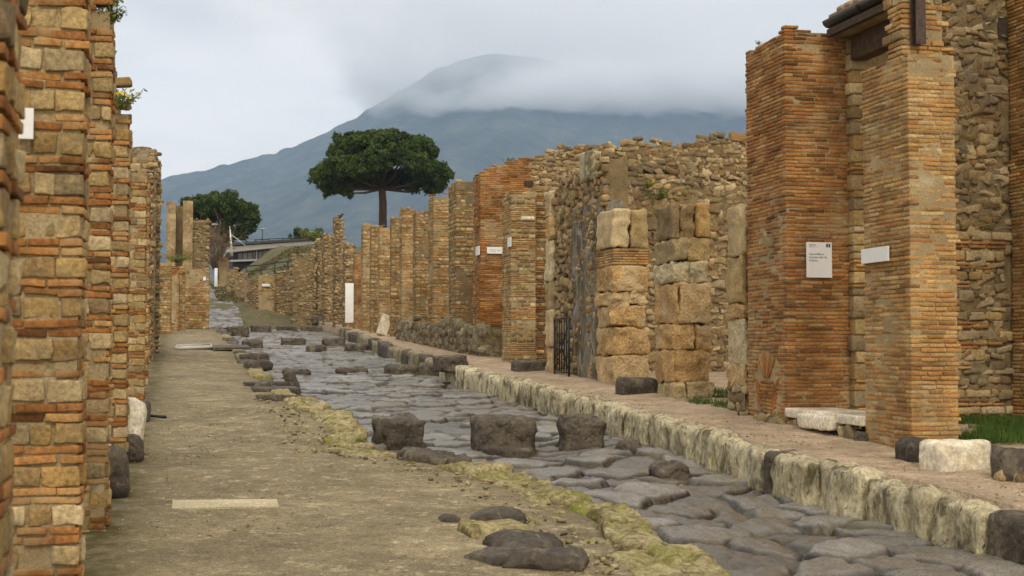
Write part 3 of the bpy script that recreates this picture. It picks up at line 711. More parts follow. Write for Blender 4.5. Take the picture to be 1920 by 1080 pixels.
# ------------------------------------------------------------------ right side of the street
def right_block(name, label, cat, xn, xf, xr, ytop, spec, mats, group=None, X=XW, dist=None, ragged=.05, toprag=.05, base=None, skip=None, ytop_f=None, loss=.015, mortar=None, wob=.010, Y0=None, Y1=None, extra=None, X1=None, rubf=False, rsize=.13):
    """pier with its corner towards the camera at pixel xn, far edge at xf, right end of the camera face at xr"""
    Y0 = wallY(xn, X) if Y0 is None else Y0
    Y1 = (wallY(xf, X) if xf is not None else Y0 + .55) if Y1 is None else Y1
    zt = zat(ytop, X, Y0); X1 = xat(xr, Y0, gz(Y0) + 1) if X1 is None else X1
    z0 = (gz(Y0) if base is None else base) - .06
    zf = zt if ytop_f is None else zat(ytop_f, X, Y1)
    top = lambda x, y, s=rng.integers(1000): zt + (zf - zt) * (y - Y0) / max(Y1 - Y0, .01) + toprag * float(n1(np.array([x * 2.7 + y * 1.9]), int(s))[0])
    A = Acc(); d = Y0
    core(A, X, X1, Y0, Y1, z0 - .1, lambda x, y: top(x, y) - .04, .011 if not rubf else .03)
    if rubf:
        fill_rubble(A, 's', X, Y0, Y1, z0, lambda a: top(X, a), rsize, d)
        fill_rubble(A, 'c', Y0, X, X1, z0, lambda a: top(a, Y0), rsize, d)
    else: fill_brickish(A, X, X1, Y0, Y1, z0, top, spec, 1, d, ragged, loss, skip, wob)
    if extra: extra(A, X, X1, Y0, Y1, z0, zt)
    return tag(A.build(name, mats, (X, Y0, z0)), label, cat, group), (X, X1, Y0, Y1, z0, zt)

# tall pier with the information panel (relieving fan of bricks low on its street face)
Yn, Yf = wallY(1477, XW), wallY(1402, XW)
fz, fy = gz(Yn) + .42, (Yn + Yf) / 2 + .02
def in_fan(face, m, z):
    if face != 's': return False
    return ((m - fy) / .40) ** 2 + ((z - fz) / .50) ** 2 < 1
def fan(A, X, X1, Y0, Y1, z0, zt):
    for k in range(-9, 10):                                   # radiating tall bricks, then slanting ones below
        a = k / 9 * R(38); yc = fy + math.sin(a) * .27; zc = fz + .12 + math.cos(a) * .20
        c, s_ = math.cos(-a), math.sin(-a); M = np.array([[1, 0, 0], [0, c, -s_], [0, s_, c]])
        A.stone((X + .055, yc, zc), (.06, .0135, .16), .007, (4, 4, 5), M, BRICK, .003, 11, .01)
    for sgn in (-1, 1):
        for j in range(10):
            a = sgn * R(55); c, s_ = math.cos(-a), math.sin(-a); M = np.array([[1, 0, 0], [0, c, -s_], [0, s_, c]])
            A.stone((X + .057, fy + sgn * (.30 - .018 * j), fz + .10 - .058 * j), (.06, .017, .11), .007, (4, 4, 5), M, BRICK, .003, 11, .02)
    z = fz - .42
    while z < fz + .10:
        hw = .20 * math.sqrt(max(0.05, 1 - ((z - fz) / .52) ** 2))
        e = cut(fy - hw, fy + hw, .14, .24)
        for a, b_ in zip(e[:-1], e[1:]): A.stone((X + .058, (a + b_) / 2, z), (.06, (b_ - a) / 2 - .006, .017), .007, (4, 5, 4), None, BRICK, .0035, 11, .01)
        z += .047
r1, r1g = right_block('brick_pier', 'tall red brick pier with the information panel and a fan of bricks at its foot', 'brick pier',
                      1477, 1402, 1604, 52, 'b', mats_for(M_red), 'tall brick piers of the doorway', skip=in_fan, extra=fan, toprag=.03, ragged=.03, loss=.008, ytop_f=98)
Y1n = r1g[2]
# pier nearer the camera with the small white plate, and the stub standing on it
r2, r2g = right_block('brick_pier', 'nearer brick pier with a small blank white plate and an iron post on top', 'brick pier',
                      1710, 1622, 1798, 92, 'b', mats_for(M_ochre), 'tall brick piers of the doorway', toprag=.015, ragged=.015, loss=.008)
X2a, X2b, Y2, Y2f, z2, zt2 = r2g
A = Acc(); ys = Y2 + .16
core(A, X2a + .04, X2b - .02, ys, ys + .34, zt2 - .04, lambda x, y: zt2 + 1.3, .02)
fill_brickish(A, X2a + .02, X2b - .01, ys, ys + .36, zt2 - .02, flat_top(zt2 + 1.3, 3), 'BbBtbB', 1, Y2, .03, .05, None, .02, .06)
tag(A.build('brick_stub', mats_for(M_ochre), (X2a, ys, zt2 - .25)), 'ragged stub of ochre bricks standing on the nearer brick pier behind the iron post', 'brick stub')
pt = at(1722, 84, Y2 + .08); p2 = at(1723, -160, Y2 + .08)
A = Acc(); A.box((pt[0] - .055, Y2 + .02, pt[2]), (pt[0] + .055, Y2 + .035, p2[2])); A.box((pt[0] - .012, Y2 + .035, pt[2]), (pt[0] + .012, Y2 + .12, p2[2])); A.box((pt[0] - .055, Y2 + .12, pt[2]), (pt[0] + .055, Y2 + .135, p2[2]))
tag(A.build('iron_post', [M_iron], (pt[0], Y2 + .08, pt[2]), smooth=False), 'rusty iron beam post standing upright on the nearer brick pier', 'iron post')
# pale stone jamb in the doorway behind the nearer pier
A = Acc(); xj = xat(1600, Y1n - .02, 2); z = gz(Y1n) + .12
core(A, xj - .04, xj + .60, Y1n - .12, Y1n + .6, z - .2, lambda x, y: gz(Y1n) + 4.75, .02)
while z < gz(Y1n) + 4.7:
    h = rng.choice([.05, .09, .15, .2]); A.stone((xj + .16 + rng.uniform(-.02, .02), Y1n - .02, z + h / 2), (.19 + rng.uniform(-.015, .03), .12, h / 2 - .006), .015, (7, 6, 5), None, TUFF if h > .06 else BRICK, .009, 8, .02); z += h
tag(A.build('door_jamb', mats_for(M_ochre), (xj, Y1n, gz(Y1n))), 'narrow jamb of mixed pale blocks in the doorway between the two tall brick piers', 'door jamb')
# lintel beam, eave boards, gutter and tiles over the doorway
Xl = xat(1596, Y1n - .16, 4.5); zb = zat(114, Xl, Y1n - .16)
A = Acc(); A.stone((Xl + .1, (Y2 + 1.2 + Y1n - .16) / 2, zb + .16), (.11, (Y1n - .16 - Y2 - 1.2) / 2 - .01, .16), .012, (4, 9, 4), None, 0, .008, (6, 1.5, 6), 0)
tag(A.build('lintel_beam', [M_wood], (Xl + .1, Y2, zb)), 'dark wooden lintel beam over the doorway between the two tall brick piers', 'lintel')
g0 = at(1552, 52, Y1n - .03); Xg = g0[0]
A = Acc(); z = zb + .31; zs = g0[2] - .13
fill_brickish(A, Xg + .02, Xg + .5, Y2 + .75, Y1n - .02, z, lambda x, y: zs, 'tB', 1, Y2, .02, .02)
core(A, Xg + .02, Xg + .5, Y2 + .7, Y1n - .02, z, lambda x, y: zs, .02)
tag(A.build('wall_strip', mats_for(M_ochre, M_mortar_dark), (Xg + .1, Y2 + .5, z)), 'short strip of wall between the wooden lintel and the gutter', 'wall')
t = thing('roof_gutter', 'dark brown half-round gutter along the eave above the doorway', 'gutter', (Xg, Y1n, g0[2]))
ang = np.linspace(R(180), R(360), 9)
def trough(y0, y1, r):
    V = []; F = []
    for y in (y0, y1):
        for rr in (r, r - .008):
            for a in ang: V.append((Xg + rr * math.cos(a), y, g0[2] + rr * math.sin(a) + .07))
    n = 9
    for k in range(n - 1):
        F += [(k, k + 1, 2 * n + k + 1, 2 * n + k), (n + k, 3 * n + k, 3 * n + k + 1, n + k + 1), (k, n + k, n + k + 1, k + 1), (2 * n + k, 2 * n + k + 1, 3 * n + k + 1, 3 * n + k)]
    F += [(0, 2 * n, 3 * n, n), (n - 1, 2 * n - 1, 4 * n - 1, 3 * n - 1)]
    return V, F
A = Acc()
for y0, y1, r in ((Y2 + .35, Y1n - .05, .085), (Y1n - .98, Y1n - .92, .094)): A.raw(*trough(y0, y1, r))
A.build('trough', [M_darkmetal], (Xg, Y1n, g0[2]), t)
A = Acc(); A.box((Xg - .02, Y2 + .4, g0[2] - .12), (Xg + .06, Y1n - .04, g0[2] - .03)); A.build('eave_board', [M_wood], (Xg, Y1n, g0[2]), t, smooth=False)
A = Acc(); zq = g0[2] + .09
ya_, yb_ = Y2 + .4, Y1n - .1
A.raw([(Xg - .02, ya_, zq), (Xg + 1.0, ya_, zq + .31), (Xg + 1.0, yb_, zq + .31), (Xg - .02, yb_, zq), (Xg - .02, ya_, zq + .05), (Xg + 1.0, ya_, zq + .36), (Xg + 1.0, yb_, zq + .36), (Xg - .02, yb_, zq + .05)], [(0, 3, 2, 1), (4, 5, 6, 7), (0, 1, 5, 4), (1, 2, 6, 5), (2, 3, 7, 6), (3, 0, 4, 7)])
y = Y1n - .4
while y > Y2 + .4:
    M = np.array([[math.cos(.3), 0, -math.sin(.3)], [0, 1, 0], [math.sin(.3), 0, math.cos(.3)]])
    A.stone((Xg + .45, y, zq + .20), (.5, .085, .04), .035, (5, 5, 4), M, 0, .006, 8, .01); y -= .2
tag(A.build('tile_roof', [M_tile], (Xg, Y1n - 2, zq)), 'small sloping roof of weathered tiles above the gutter', 'roof')

# threshold of pale marble in the doorway
A = Acc(); xs_ = XW - .02; zt_ = zat(768, XW, Y1n - .25)
A.stone((XW + .30, (Y1n + Y2f) / 2, zt_ - .05), (.34, (Y1n - Y2f) / 2 - .01, .055), .015, (8, 10, 5), None, 0, .006, 5, .004)
tag(A.build('threshold_slab', [M_marble], (XW + .3, (Y1n + Y2f) / 2, zt_)), 'pale worn marble threshold slab in the doorway between the tall brick piers', 'threshold')
pq = ground(1560, 818)
A = Acc(); A.stone((XW - .03, Y1n - .95, zt_ - .11), (.10, .42, .085), .03, (8, 10, 7), None, 0, .014, 6, .02)
tag(A.build('step_block', [M_marble], (XW - .03, Y1n - .95, zt_ - .1)), 'rough pale step block under the marble threshold', 'step')
A = Acc()
for k in range(26):
    yy = rng.uniform(Y2f - .1, Y1n - .1); A.stone((XW + .08 + rng.uniform(-.1, .12), yy, gz(yy) + rng.uniform(.0, .06)), rng.uniform(.03, .085, 3), .03, (5, 5, 5), None, int(rng.integers(0, 3)), .012, 9, .3)
for k in range(14):
    yy = rng.uniform(Yn, Yf); A.stone((XW - .03 + rng.uniform(-.06, .05), yy, gz(yy) + rng.uniform(.0, .05)), rng.uniform(.03, .08, 3), .03, (5, 5, 5), None, int(rng.integers(0, 3)), .012, 9, .3)
tag(A.build('rubble_footing', [M_rubble, M_mortar_dark, M_lava], (XW, Y1n, gz(Y1n))), 'crumbling rubble footing under the threshold and the tall brick pier', 'rubble footing', None, 'stuff')

# signs
def text_part(name, body, size, mat, M, parent, bold=0):
    cu = bpy.data.curves.new(name, 'FONT'); cu.body = body; cu.size = size; cu.extrude = .0004; cu.offset = bold; cu.align_x = 'LEFT'; cu.space_line = 1.15
    tmp = bpy.data.objects.new(name, cu); C.objects.link(tmp)
    dg = bpy.context.evaluated_depsgraph_get(); me = bpy.data.meshes.new_from_object(tmp.evaluated_get(dg)); bpy.data.objects.remove(tmp)
    me.materials.clear(); me.materials.append(mat)
    o = bpy.data.objects.new(name, me); C.objects.link(o); o.matrix_world = M
    if parent is not None: o.parent = parent; o.matrix_parent_inverse = Matrix.Translation(parent.location).inverted()
    return o
def plate(name, label, corners, face, thick, mat=M_sign, fixed=None, texts=(), cat='sign', badge=None):
    """flat sign from two opposite pixel corners on a wall plane. face 'c': plane y=fixed; 's': plane x=fixed (street face)"""
    (xa, ya), (xb, yb) = corners
    if face == 'c':
        a = at(xa, ya, fixed); b_ = at(xb, yb, fixed); w = b_[0] - a[0]; h = a[2] - b_[2]; o = Vector((a[0], fixed, b_[2]))
        ax, nrm = Vector((1, 0, 0)), Vector((0, -1, 0))
    else:
        Ya, Yb = [next(Y for Y in np.linspace(5, 90, 17001) if proj((fixed, Y, 3))[0] <= x) for x in (xa, xb)]
        za, zb_ = zat(ya, fixed, Ya), zat(yb, fixed, Yb); w = Ya - Yb; h = za - zb_; o = Vector((fixed, Ya, zb_))
        ax, nrm = Vector((0, -1, 0)), Vector((-1, 0, 0))
    upv = Vector((0, 0, 1)); M = Matrix(((ax.x, upv.x, nrm.x, o.x), (ax.y, upv.y, nrm.y, o.y), (ax.z, upv.z, nrm.z, o.z), (0, 0, 0, 1)))
    t = thing(name, label, cat, o)
    A = Acc(); A.stone((w / 2, h / 2, thick / 2), (w / 2, h / 2, thick / 2), .003, (4, 4, 4), None, 0, 0, 1, 0); A.flush()
    V = np.concatenate(A.V); Mn = np.array(M); V = V @ Mn[:3, :3].T + Mn[:3, 3]
    make_obj('panel', V, A.F, [mat], o, None, False, t)
    for (tx, ty, size, body, m, bd) in texts: text_part('lettering', body, size * h, m, M @ Matrix.Translation((tx * w, ty * h, thick + .0012)), t, bd)
    if badge:
        bx, by, bw, bh, ch = badge
        Vb = np.array([(bx * w, by * h, thick + .001), ((bx + bw) * w, by * h, thick + .001), ((bx + bw) * w, (by + bh) * h, thick + .001), (bx * w, (by + bh) * h, thick + .001)]); Vb2 = Vb.copy(); Vb2[:, 2] += .001
        Vb = np.concatenate([Vb, Vb2]) @ Mn[:3, :3].T + Mn[:3, 3]
        make_obj('number_badge', Vb, [np.array([(4, 5, 6, 7), (0, 1, 5, 4), (1, 2, 6, 5), (2, 3, 7, 6), (3, 0, 4, 7)])], [M_black], o, None, False, t)
        text_part('badge_numeral', ch, bh * h * .95, M_sign, M @ Matrix.Translation(((bx + bw * .28) * w, (by + bh * .18) * h, thick + .0035)), t, .001)
    return t
plate('information_panel', 'white upright information panel with dark lettering on the tall red brick pier', ((1511, 454), (1559, 521)), 'c', .022, fixed=Y1n - .03,
      texts=[(.09, .905, .050, 'REGIO IX', M_ink, .0006), (.09, .855, .045, 'INSULA 3 N. 5', M_ink, 0), (.09, .64, .078, 'Casa di Marco\nLucrezio sulla Via\nStabiana', M_ink, .0004)], badge=(.77, .86, .16, .10, '3'))
plate('wall_plate', 'small blank white plate on the street face of the nearer brick pier', ((1617, 468), (1667, 489)), 's', .02, M_sign, XW - .012)

# ruined room right of the nearer pier: rubble back wall, brick return, threshold stones
Yw = Y2 + 3.0; xa = xat(1700, Yw, 2); xb = xat(1893, Yw, 2)
A = Acc(); zt_ = gz(Yw) + 6.4; tp = lambda a: zt_
core(A, xa, xb + .5, Yw, Yw + .45, gz(Yw) - .1, lambda x, y: zt_, .03)
zz = gz(Yw); sgm = 0
while zz < gz(Yw) + 2.3:                                       # lower part: brick bands and tuff courses, ragged to the right
    xe = xb - rng.uniform(0, .9)
    for _ in range(2):
        e = cut(xa, xe, .2, .4)
        for a, b_ in zip(e[:-1], e[1:]):
            if rng.random() < .93: A.stone(((a + b_) / 2, Yw + .045 + rng.uniform(-.01, .015), zz + .022), ((b_ - a) / 2 - .006, .07, .017), .007, (5, 4, 4), None, BRICK, .004, 11, .012)
        zz += .05
    h = rng.uniform(.11, .16); e = cut(xa, xe + .2, .2, .42)
    for a, b_ in zip(e[:-1], e[1:]): A.stone(((a + b_) / 2, Yw + .05, zz + h / 2), ((b_ - a) / 2 - .01, .07, h / 2 - .008), .02, (7, 5, 5), None, TUFF, .01, 8, .015)
    zz += h
    if zz > gz(Yw) + 1.0: zz += .02
fill_rubble(A, 'c', Yw, xa, xb, gz(Yw) + .05, lambda a: gz(Yw) + 2.4 if a > xb - .8 else gz(Yw), .13, 16)
fill_rubble(A, 'c', Yw, xa, xb, zz, tp, .12, 16, amp=.025, flat=.6, big=.12)
o = tag(A.build('rubble_wall', [M_red, M_mortar_dark, M_tuff, M_rubble, M_ashlar], (xa, Yw, gz(Yw))), 'tall back wall of rubble above brick bands, right of the nearer brick pier', 'rubble wall')
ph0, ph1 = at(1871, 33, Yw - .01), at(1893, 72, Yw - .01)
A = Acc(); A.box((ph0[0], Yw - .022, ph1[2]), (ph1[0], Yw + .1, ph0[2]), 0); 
A.build('putlog_shade_block', [M_putshade], (ph0[0], Yw, ph1[2]), o, smooth=False)  # solid dark block, nearly flush: hole's shade painted, no opening cut
A = Acc(); xr_ = xb + .02
core(A, xr_, xr_ + .5, Yw - 3.2, Yw, gz(Yw) - .3, lambda x, y: zt_, .02)
fill_brickish(A, xr_, xr_ + .5, Yw - 3.2, Yw - .01, gz(Yw) - .2, lambda x, y: zt_, 'b', 1, 15, .02, .01)
tag(A.build('brick_wall', mats_for(M_ochre), (xr_, Yw - 1.6, gz(Yw))), 'brick side wall at the right edge of the photo, meeting the tall rubble wall', 'brick wall')
def wall_stone(px0, px1, pyt, pyb, label, mat, name='threshold_stone', r=.04, amp=.02, depth=.4, off=0.0, cat='stone', group='stones along the shop threshold'):
    p, q = ground(px0, pyb, off), ground(px1, pyb, off); xm = (p[0] + q[0]) / 2; Y = (p[1] + q[1]) / 2; zt = zat(pyt, xm, Y + .05); zb2 = gz(Y, off) - .08
    A = Acc(); A.stone((xm, Y + depth / 2, (zt + zb2) / 2), (abs(q[0] - p[0]) / 2, depth / 2, (zt - zb2) / 2), r, (10, 8, 8), None, 0, amp, 6, .03)
    return tag(A.build(name, [mat], (xm, Y + depth / 2, gz(Y, off))), label, cat, group)
wall_stone(1708, 1762, 824, 868, 'dark lava stone at the foot of the nearer brick pier, left of the white block', M_lava, r=.07)
wall_stone(1757, 1868, 828, 884, 'long white stone block on the threshold right of the nearer brick pier', M_marble, r=.045, amp=.018)
wall_stone(1858, 1905, 836, 884, 'dark lava stone just right of the long white block', M_lava, r=.09)
wall_stone(1893, 1960, 842, 905, 'dark lumpy stone cut by the right edge of the photo', M_lava, r=.09)
A = Acc()
for k in range(16):
    p = ground(rng.uniform(1865, 1960), rng.uniform(885, 905)); A.stone((p[0], p[1], gz(p[1]) + .02), rng.uniform(.03, .09, 3), .03, (5, 5, 5), None, 0, .012, 9, .3)
tag(A.build('rubble_heap', [M_rubble], ground(1900, 895)), 'small heap of broken stones below the right end of the shop threshold', 'rubble heap', None, 'stuff')

# ---- middle group: stone pillars and rubble walls
def pillar(name, label, xn, xf, xr, ytop, courses, group='stone pillars of the shop front', X=XW, seed=1, topkind=None, base_out=.0, mats=None, loss=0):
    """stack of big tufa blocks; courses: list of (height share, list of camera-face splits 0..1)"""
    Y0, Y1 = wallY(xn, X), wallY(xf, X); X1 = xat(xr, Y0, gz(Y0) + 1); z0 = gz(Y0) - .05; zt = zat(ytop, X, Y0); H = zt - z0; A = Acc()
    tot = sum(c[0] for c in courses); z = z0
    for ci, (hs, splits, kind) in enumerate(courses):
        h = H * hs / tot
        if kind == 'rub':
            fill_rubble(A, 'c', Y0, X, X1, z, lambda a: z + h, .14, 22); fill_rubble(A, 's', X, Y0, Y1, z, lambda a: z + h, .14, 22)
            core(A, X, X1, Y0, Y1, z - .02, lambda x, y: z + h, .03)
        elif kind == 'brk': 
            fill_brickish(A, X, X1, Y0, Y1, z, lambda x, y: z + h + .01, 'bb', 1, 25, .01, .0); core(A, X, X1, Y0, Y1, z - .02, lambda x, y: z + h, .02)
        else:
            cuts = [0] + list(splits) + [1]; jit = rng.uniform(-.03, .03)
            for a, b_ in zip(cuts[:-1], cuts[1:]):
                xa_, xb2 = X + (X1 - X) * a, X + (X1 - X) * b_; w = xb2 - xa_
                o = rng.uniform(-.03, .05) - (base_out if ci == 0 else 0)
                A.stone(((xa_ + xb2) / 2 + jit * .3, (Y0 + Y1) / 2 + o, z + h / 2), (w / 2 - .001, (Y1 - Y0) / 2 * rng.uniform(.95, 1.02), h / 2 - .002), rng.uniform(.02, .04), (15, 12, 13), None, {'ash': 4, 'pale': 5, 'tuf': 2}[kind], .034, (7, 7, 9), .03)
        z += h
    return tag(A.build(name, mats or [M_ochre, M_mortar_dark, M_tuff, M_rubble, M_ashlar, M_paleash], (X, Y0, z0)), label, 'stone pillar', group), (X, X1, Y0, Y1, z0, zt)
pillar('stone_pillar', 'widest orange tufa pillar with a big square block at mid height, beside the dark opening', 1265, 1228, 1334, 380,
       [(55, [.3], 'pale'), (86, [.02], 'ash'), (68, [.55], 'ash'), (108, [.12], 'ash'), (56, [.5], 'pale'), (60, [.4], 'tuf'), (95, [.2, .62], 'tuf')], base_out=.05)
pillar('stone_pillar', 'tufa block pillar left of the widest one, cracked between its lower blocks', 1150, 1117, 1216, 392,
       [(70, [], 'ash'), (58, [], 'ash'), (44, [], 'ash'), (30, [.5], 'ash'), (54, [], 'ash'), (34, [.3], 'brk'), (80, [.5], 'tuf')])
pillar('stone_pillar', 'thin jamb of pale upright stones standing against the tall red brick pier', 1397, 1364, 1420, 385,
       [(60, [], 'rub'), (40, [.4], 'ash'), (85, [.3, .6], 'pale'), (30, [], 'ash'), (90, [.5], 'tuf'), (90, [.3], 'tuf')], X=XW + .03)
pillar('stone_pillar', 'slender tall pillar of pale tufa blocks left of the iron gate', 1032, 1022, 1066, 357,
       [(60, [], 'ash'), (80, [], 'ash'), (60, [.5], 'tuf'), (90, [.3], 'pale'), (50, [], 'ash'), (55, [.4], 'pale')])
# tall rubble pier with a squared block near its head
yn_, yf_ = wallY(1115, XW), wallY(1106, XW)
r6, g6 = right_block('rubble_pier', 'tallest rubble pier, crowned by a squared pale block, left of the tufa pillars', 'rubble pier', 1112, 1096, 1152, 268, 'r', [M_ochre, M_mortar_dark, M_tuff, M_rubble, M_ashlar], None, X=XW + .12, rubf=True, rsize=.135, toprag=.08)
A = Acc(); c0 = at(1098, 338, g6[2] - .12); c1 = at(1140, 284, g6[2] - .12)
A.stone(((c0[0] + c1[0]) / 2, g6[2] + .08, (c0[2] + c1[2]) / 2), ((c1[0] - c0[0]) / 2, .24, (c1[2] - c0[2]) / 2), .04, (9, 9, 9), None, 0, .02, (9, 6, 4), .02)
tag(A.build('capital_block', [M_kerb], (c0[0], g6[2], c0[2])), 'squared pale block lodged near the head of the tallest rubble pier', 'stone block')
# grey plastered wall panel with the low grille
Yp0, Yp1 = wallY(1116, XW), wallY(1066, XW)
A = Acc(); zt_ = zat(405, XW, (Yp0 + Yp1) / 2)
ny, nzz = 46, 90; yy, zz2 = np.meshgrid(np.linspace(Yp0 - .1, Yp1 + .1, ny), np.linspace(gz(Yp0) - .1, zt_ + .2, nzz), indexing='ij')
xx = XW + .10 + .035 * fbm(np.stack([yy * 2.4, zz2 * 1.6, 0 * yy], -1), 61, 4)
V = np.stack([xx, yy, zz2], -1).reshape(-1, 3); A.raw(V, grid_faces(ny, nzz)[:, ::-1], 0)
A.box((XW + .2, Yp0 - .1, gz(Yp0) - .1), (XW + .5, Yp1 + .1, zt_ + .2), 0)
tp = topf([(Yp0 - .2, zat(285, XW, Yp0)), (Yp1, zat(322, XW, Yp1)), (Yp1 + 1.6, zat(352, XW, Yp1 + 1.5))], 1, 3, .1)
core(A, XW + .16, XW + .62, Yp0 - .1, Yp1 + 1.4, gz(Yp0) - .1, lambda x, y: tp(x, y) - .08, .02, 1)
fill_rubble(A, 's', XW + .11, Yp0 - .1, Yp1 + 1.4, zt_ - .1, lambda a: tp(0, a), .13, 25, mat=2)
fill_rubble(A, 's', XW + .11, Yp1 + .1, Yp1 + 1.4, gz(Yp1), lambda a: tp(0, a), .15, 25, mat=2)
fill_rubble(A, 's', XW + .105, Yp0, Yp1, gz(Yp0) + .1, lambda a: zt_, .15, 25, mat=2, dens=.30)
tag(A.build('plastered_wall', [M_greyplaster, M_mortar_dark, M_rubble], (XW + .1, Yp0, gz(Yp0))), 'grey plastered wall with bare rubble above, behind the narrow dark gate', 'wall')
# iron gate
Yg0, Yg1 = wallY(1067, XW - .1), wallY(1040, XW - .1); gx_ = XW - .1; z0 = gz(Yg0) + .02; z1 = zat(596, gx_, Yg0)
t = thing('iron_gate', 'narrow dark iron grille gate standing against the grey plastered wall', 'gate', (gx_, Yg0, z0))
tubes_obj('gate_frame', [([(gx_, Yg0, z0), (gx_, Yg0, z1)], .022), ([(gx_, Yg1, z0), (gx_, Yg1, z1)], .022), ([(gx_, Yg0, z1), (gx_, Yg1, z1)], .02), ([(gx_, Yg0, z0 + .08), (gx_, Yg1, z0 + .08)], .02)], M_darkmetal, (gx_, Yg0, z0), t, 6)
for k in range(5):
    yb_ = Yg0 + (Yg1 - Yg0) * (k + 1) / 6; tubes_obj('bar', [([(gx_, yb_, z0 + .08), (gx_, yb_, z1)], .013)], M_darkmetal, (gx_, yb_, z0), t, 6)
tubes_obj('brace', [([(gx_, Yg0, z0 + .1), (gx_, (Yg0 + Yg1) / 2, (z0 + z1) / 2), (gx_, Yg0, z1 - .1)], .014), ([(gx_, Yg1, z0 + .1), (gx_, (Yg0 + Yg1) / 2, (z0 + z1) / 2), (gx_, Yg1, z1 - .1)], .014)], M_darkmetal, (gx_, Yg0, z0), t, 6)

# rubble cross wall behind the tufa pillars
Yc = 27.2; A = Acc(); xa, xb = XW + .75, 14.5
zt1 = zat(258, 9.3, Yc); tp = topf([(xa, zat(270, xa, Yc)), (9.0, zat(262, 9.0, Yc)), (xat(1300, Yc, 5), zat(262, 10.6, Yc)), (xat(1395, Yc, 5), zat(252, 11.3, Yc)), (xb, zt1 + .2)], 0, 9, .09)
core(A, xa, xb, Yc, Yc + .5, gz(Yc) - .1, lambda x, y: tp(x, y) - .06, .03)
zm = zat(322, 9.5, Yc)
fill_rubble(A, 'c', Yc, xa, xb, zm - .15, lambda a: tp(a, 0), .115, 27, amp=.02, big=.08)
core(A, xa, xb, Yc - .14, Yc, gz(Yc) - .1, lambda x, y: zm - .12 + .1 * float(n1(np.array([x * 1.3]), 77)[0]), .01)
fill_rubble(A, 'c', Yc - .14, xa, xb, gz(Yc) - .05, lambda a: zm + .1 * float(n1(np.array([a * 1.3]), 77)[0]), .135, 27, amp=.025, mat=2, big=.08)
tag(A.build('rubble_wall', [M_red, M_mortar_dark, M_rubble, M_rubble], (xa, Yc, gz(Yc))), 'long rubble cross wall with a ledge, behind the tufa pillars', 'rubble wall')
# low dark thresholds between the pillars
wall_stone(1166, 1236, 708, 742, 'low dark threshold stone between the two tufa block pillars', M_lava, group='low thresholds of the shop front', r=.06)
wall_stone(965, 1024, 677, 697, 'low dark threshold stone between the banded pier and the slender pillar', M_lava, group='low thresholds of the shop front', r=.05)

# pier with a white plate on its street side, and the high red brick wall behind it
r9, g9 = right_block('brick_pier', 'banded brick and tuff pier with pale cap stone, right of the long white sign', 'brick pier', 958, 952, 1005, 352, 'bbbtbbbbbbtt', mats_for(M_ochre), None, toprag=.05, Y1=wallY(958, XW) + .9)
A = Acc(); c0 = at(980, 412, g9[2] - .02); A.stone((c0[0] + .12, g9[2] + .05, c0[2] + .03), (.16, .09, .05), .035, (7, 6, 6), None, 0, .01, 8, .02)
A.build('pale_stone', [M_marble], tuple(c0), r9)
A = Acc(); xr0 = g9[1] - .05; 
core(A, xr0, xr0 + .5, g9[2] + .35, g9[2] + .9, gz(31), lambda x, y: zat(352, XW, 31), .02)
fill_brickish(A, xr0, xr0 + .5, g9[2] + .35, g9[2] + .9, gz(31), flat_top(zat(352, XW, 31), 5), 'tbbtbb', 1, 31, .03, .03)
tag(A.build('door_recess', mats_for(M_red, M_mortar_dark), (xr0, g9[2] + .5, gz(31))), 'set-back door jamb of brick and stone between the banded pier and the slender pillar', 'door jamb')
Y10 = wallY(900, XW); X10 = xat(1108, Y10, 4); zp = zat(612, XW, Y10)
A = Acc(); tp = topf([(XW, zat(320, XW, Y10)), (xat(905, Y10, 5), zat(318, 7.5, Y10)), (xat(985, Y10, 5), zat(290, 8.5, Y10)), (X10, zat(268, X10, Y10))], 0, 4, .06)
Y10f = wallY(886, XW); xbr = xat(1000, Y10, 5)
core(A, XW, X10, Y10, Y10f, zp, lambda x, y: tp(x, y) - .06, .02)
fill_brickish(A, XW, xbr, Y10, Y10f, zp, tp, 'b', 1, 29, .04, .01, None, .02, .1)
fill_rubble(A, 'c', Y10, xbr, X10, zp, lambda a: tp(a, 0), .12, 33, amp=.02)
o10 = tag(A.build('brick_wall', [M_red, M_mortar, M_tuff, M_rubble, M_ashlar], (XW, Y10, zp)), 'high red brick wall end bearing the long white sign, turning to rubble on the right', 'brick wall')
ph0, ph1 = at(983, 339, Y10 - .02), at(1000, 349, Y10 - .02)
A = Acc(); A.box((ph0[0], Y10 - .03, ph1[2]), (ph1[0], Y10 + .1, ph0[2])); A.build('putlog_shade_block', [M_putshade], (ph0[0], Y10, ph1[2]), o10, smooth=False)  # no real recess here: dark block painted as the shaded hole
plate('street_sign', 'long white street sign with faint grey lettering on the red brick wall end', ((913, 463), (952, 476)), 'c', .02, fixed=Y10 - .03, texts=[(.14, .30, .52, 'REG IX INS III', M_greysteel, 0)])
plate('wall_plate', 'small white plate on the narrow street side of the red brick wall end', ((893, 463), (899.5, 478)), 's', .02, M_sign, XW - .02)
plate('wall_plate', 'small white plate on the street side of the banded pier', ((953, 446), (959, 462)), 's', .02, M_sign, XW - .02)
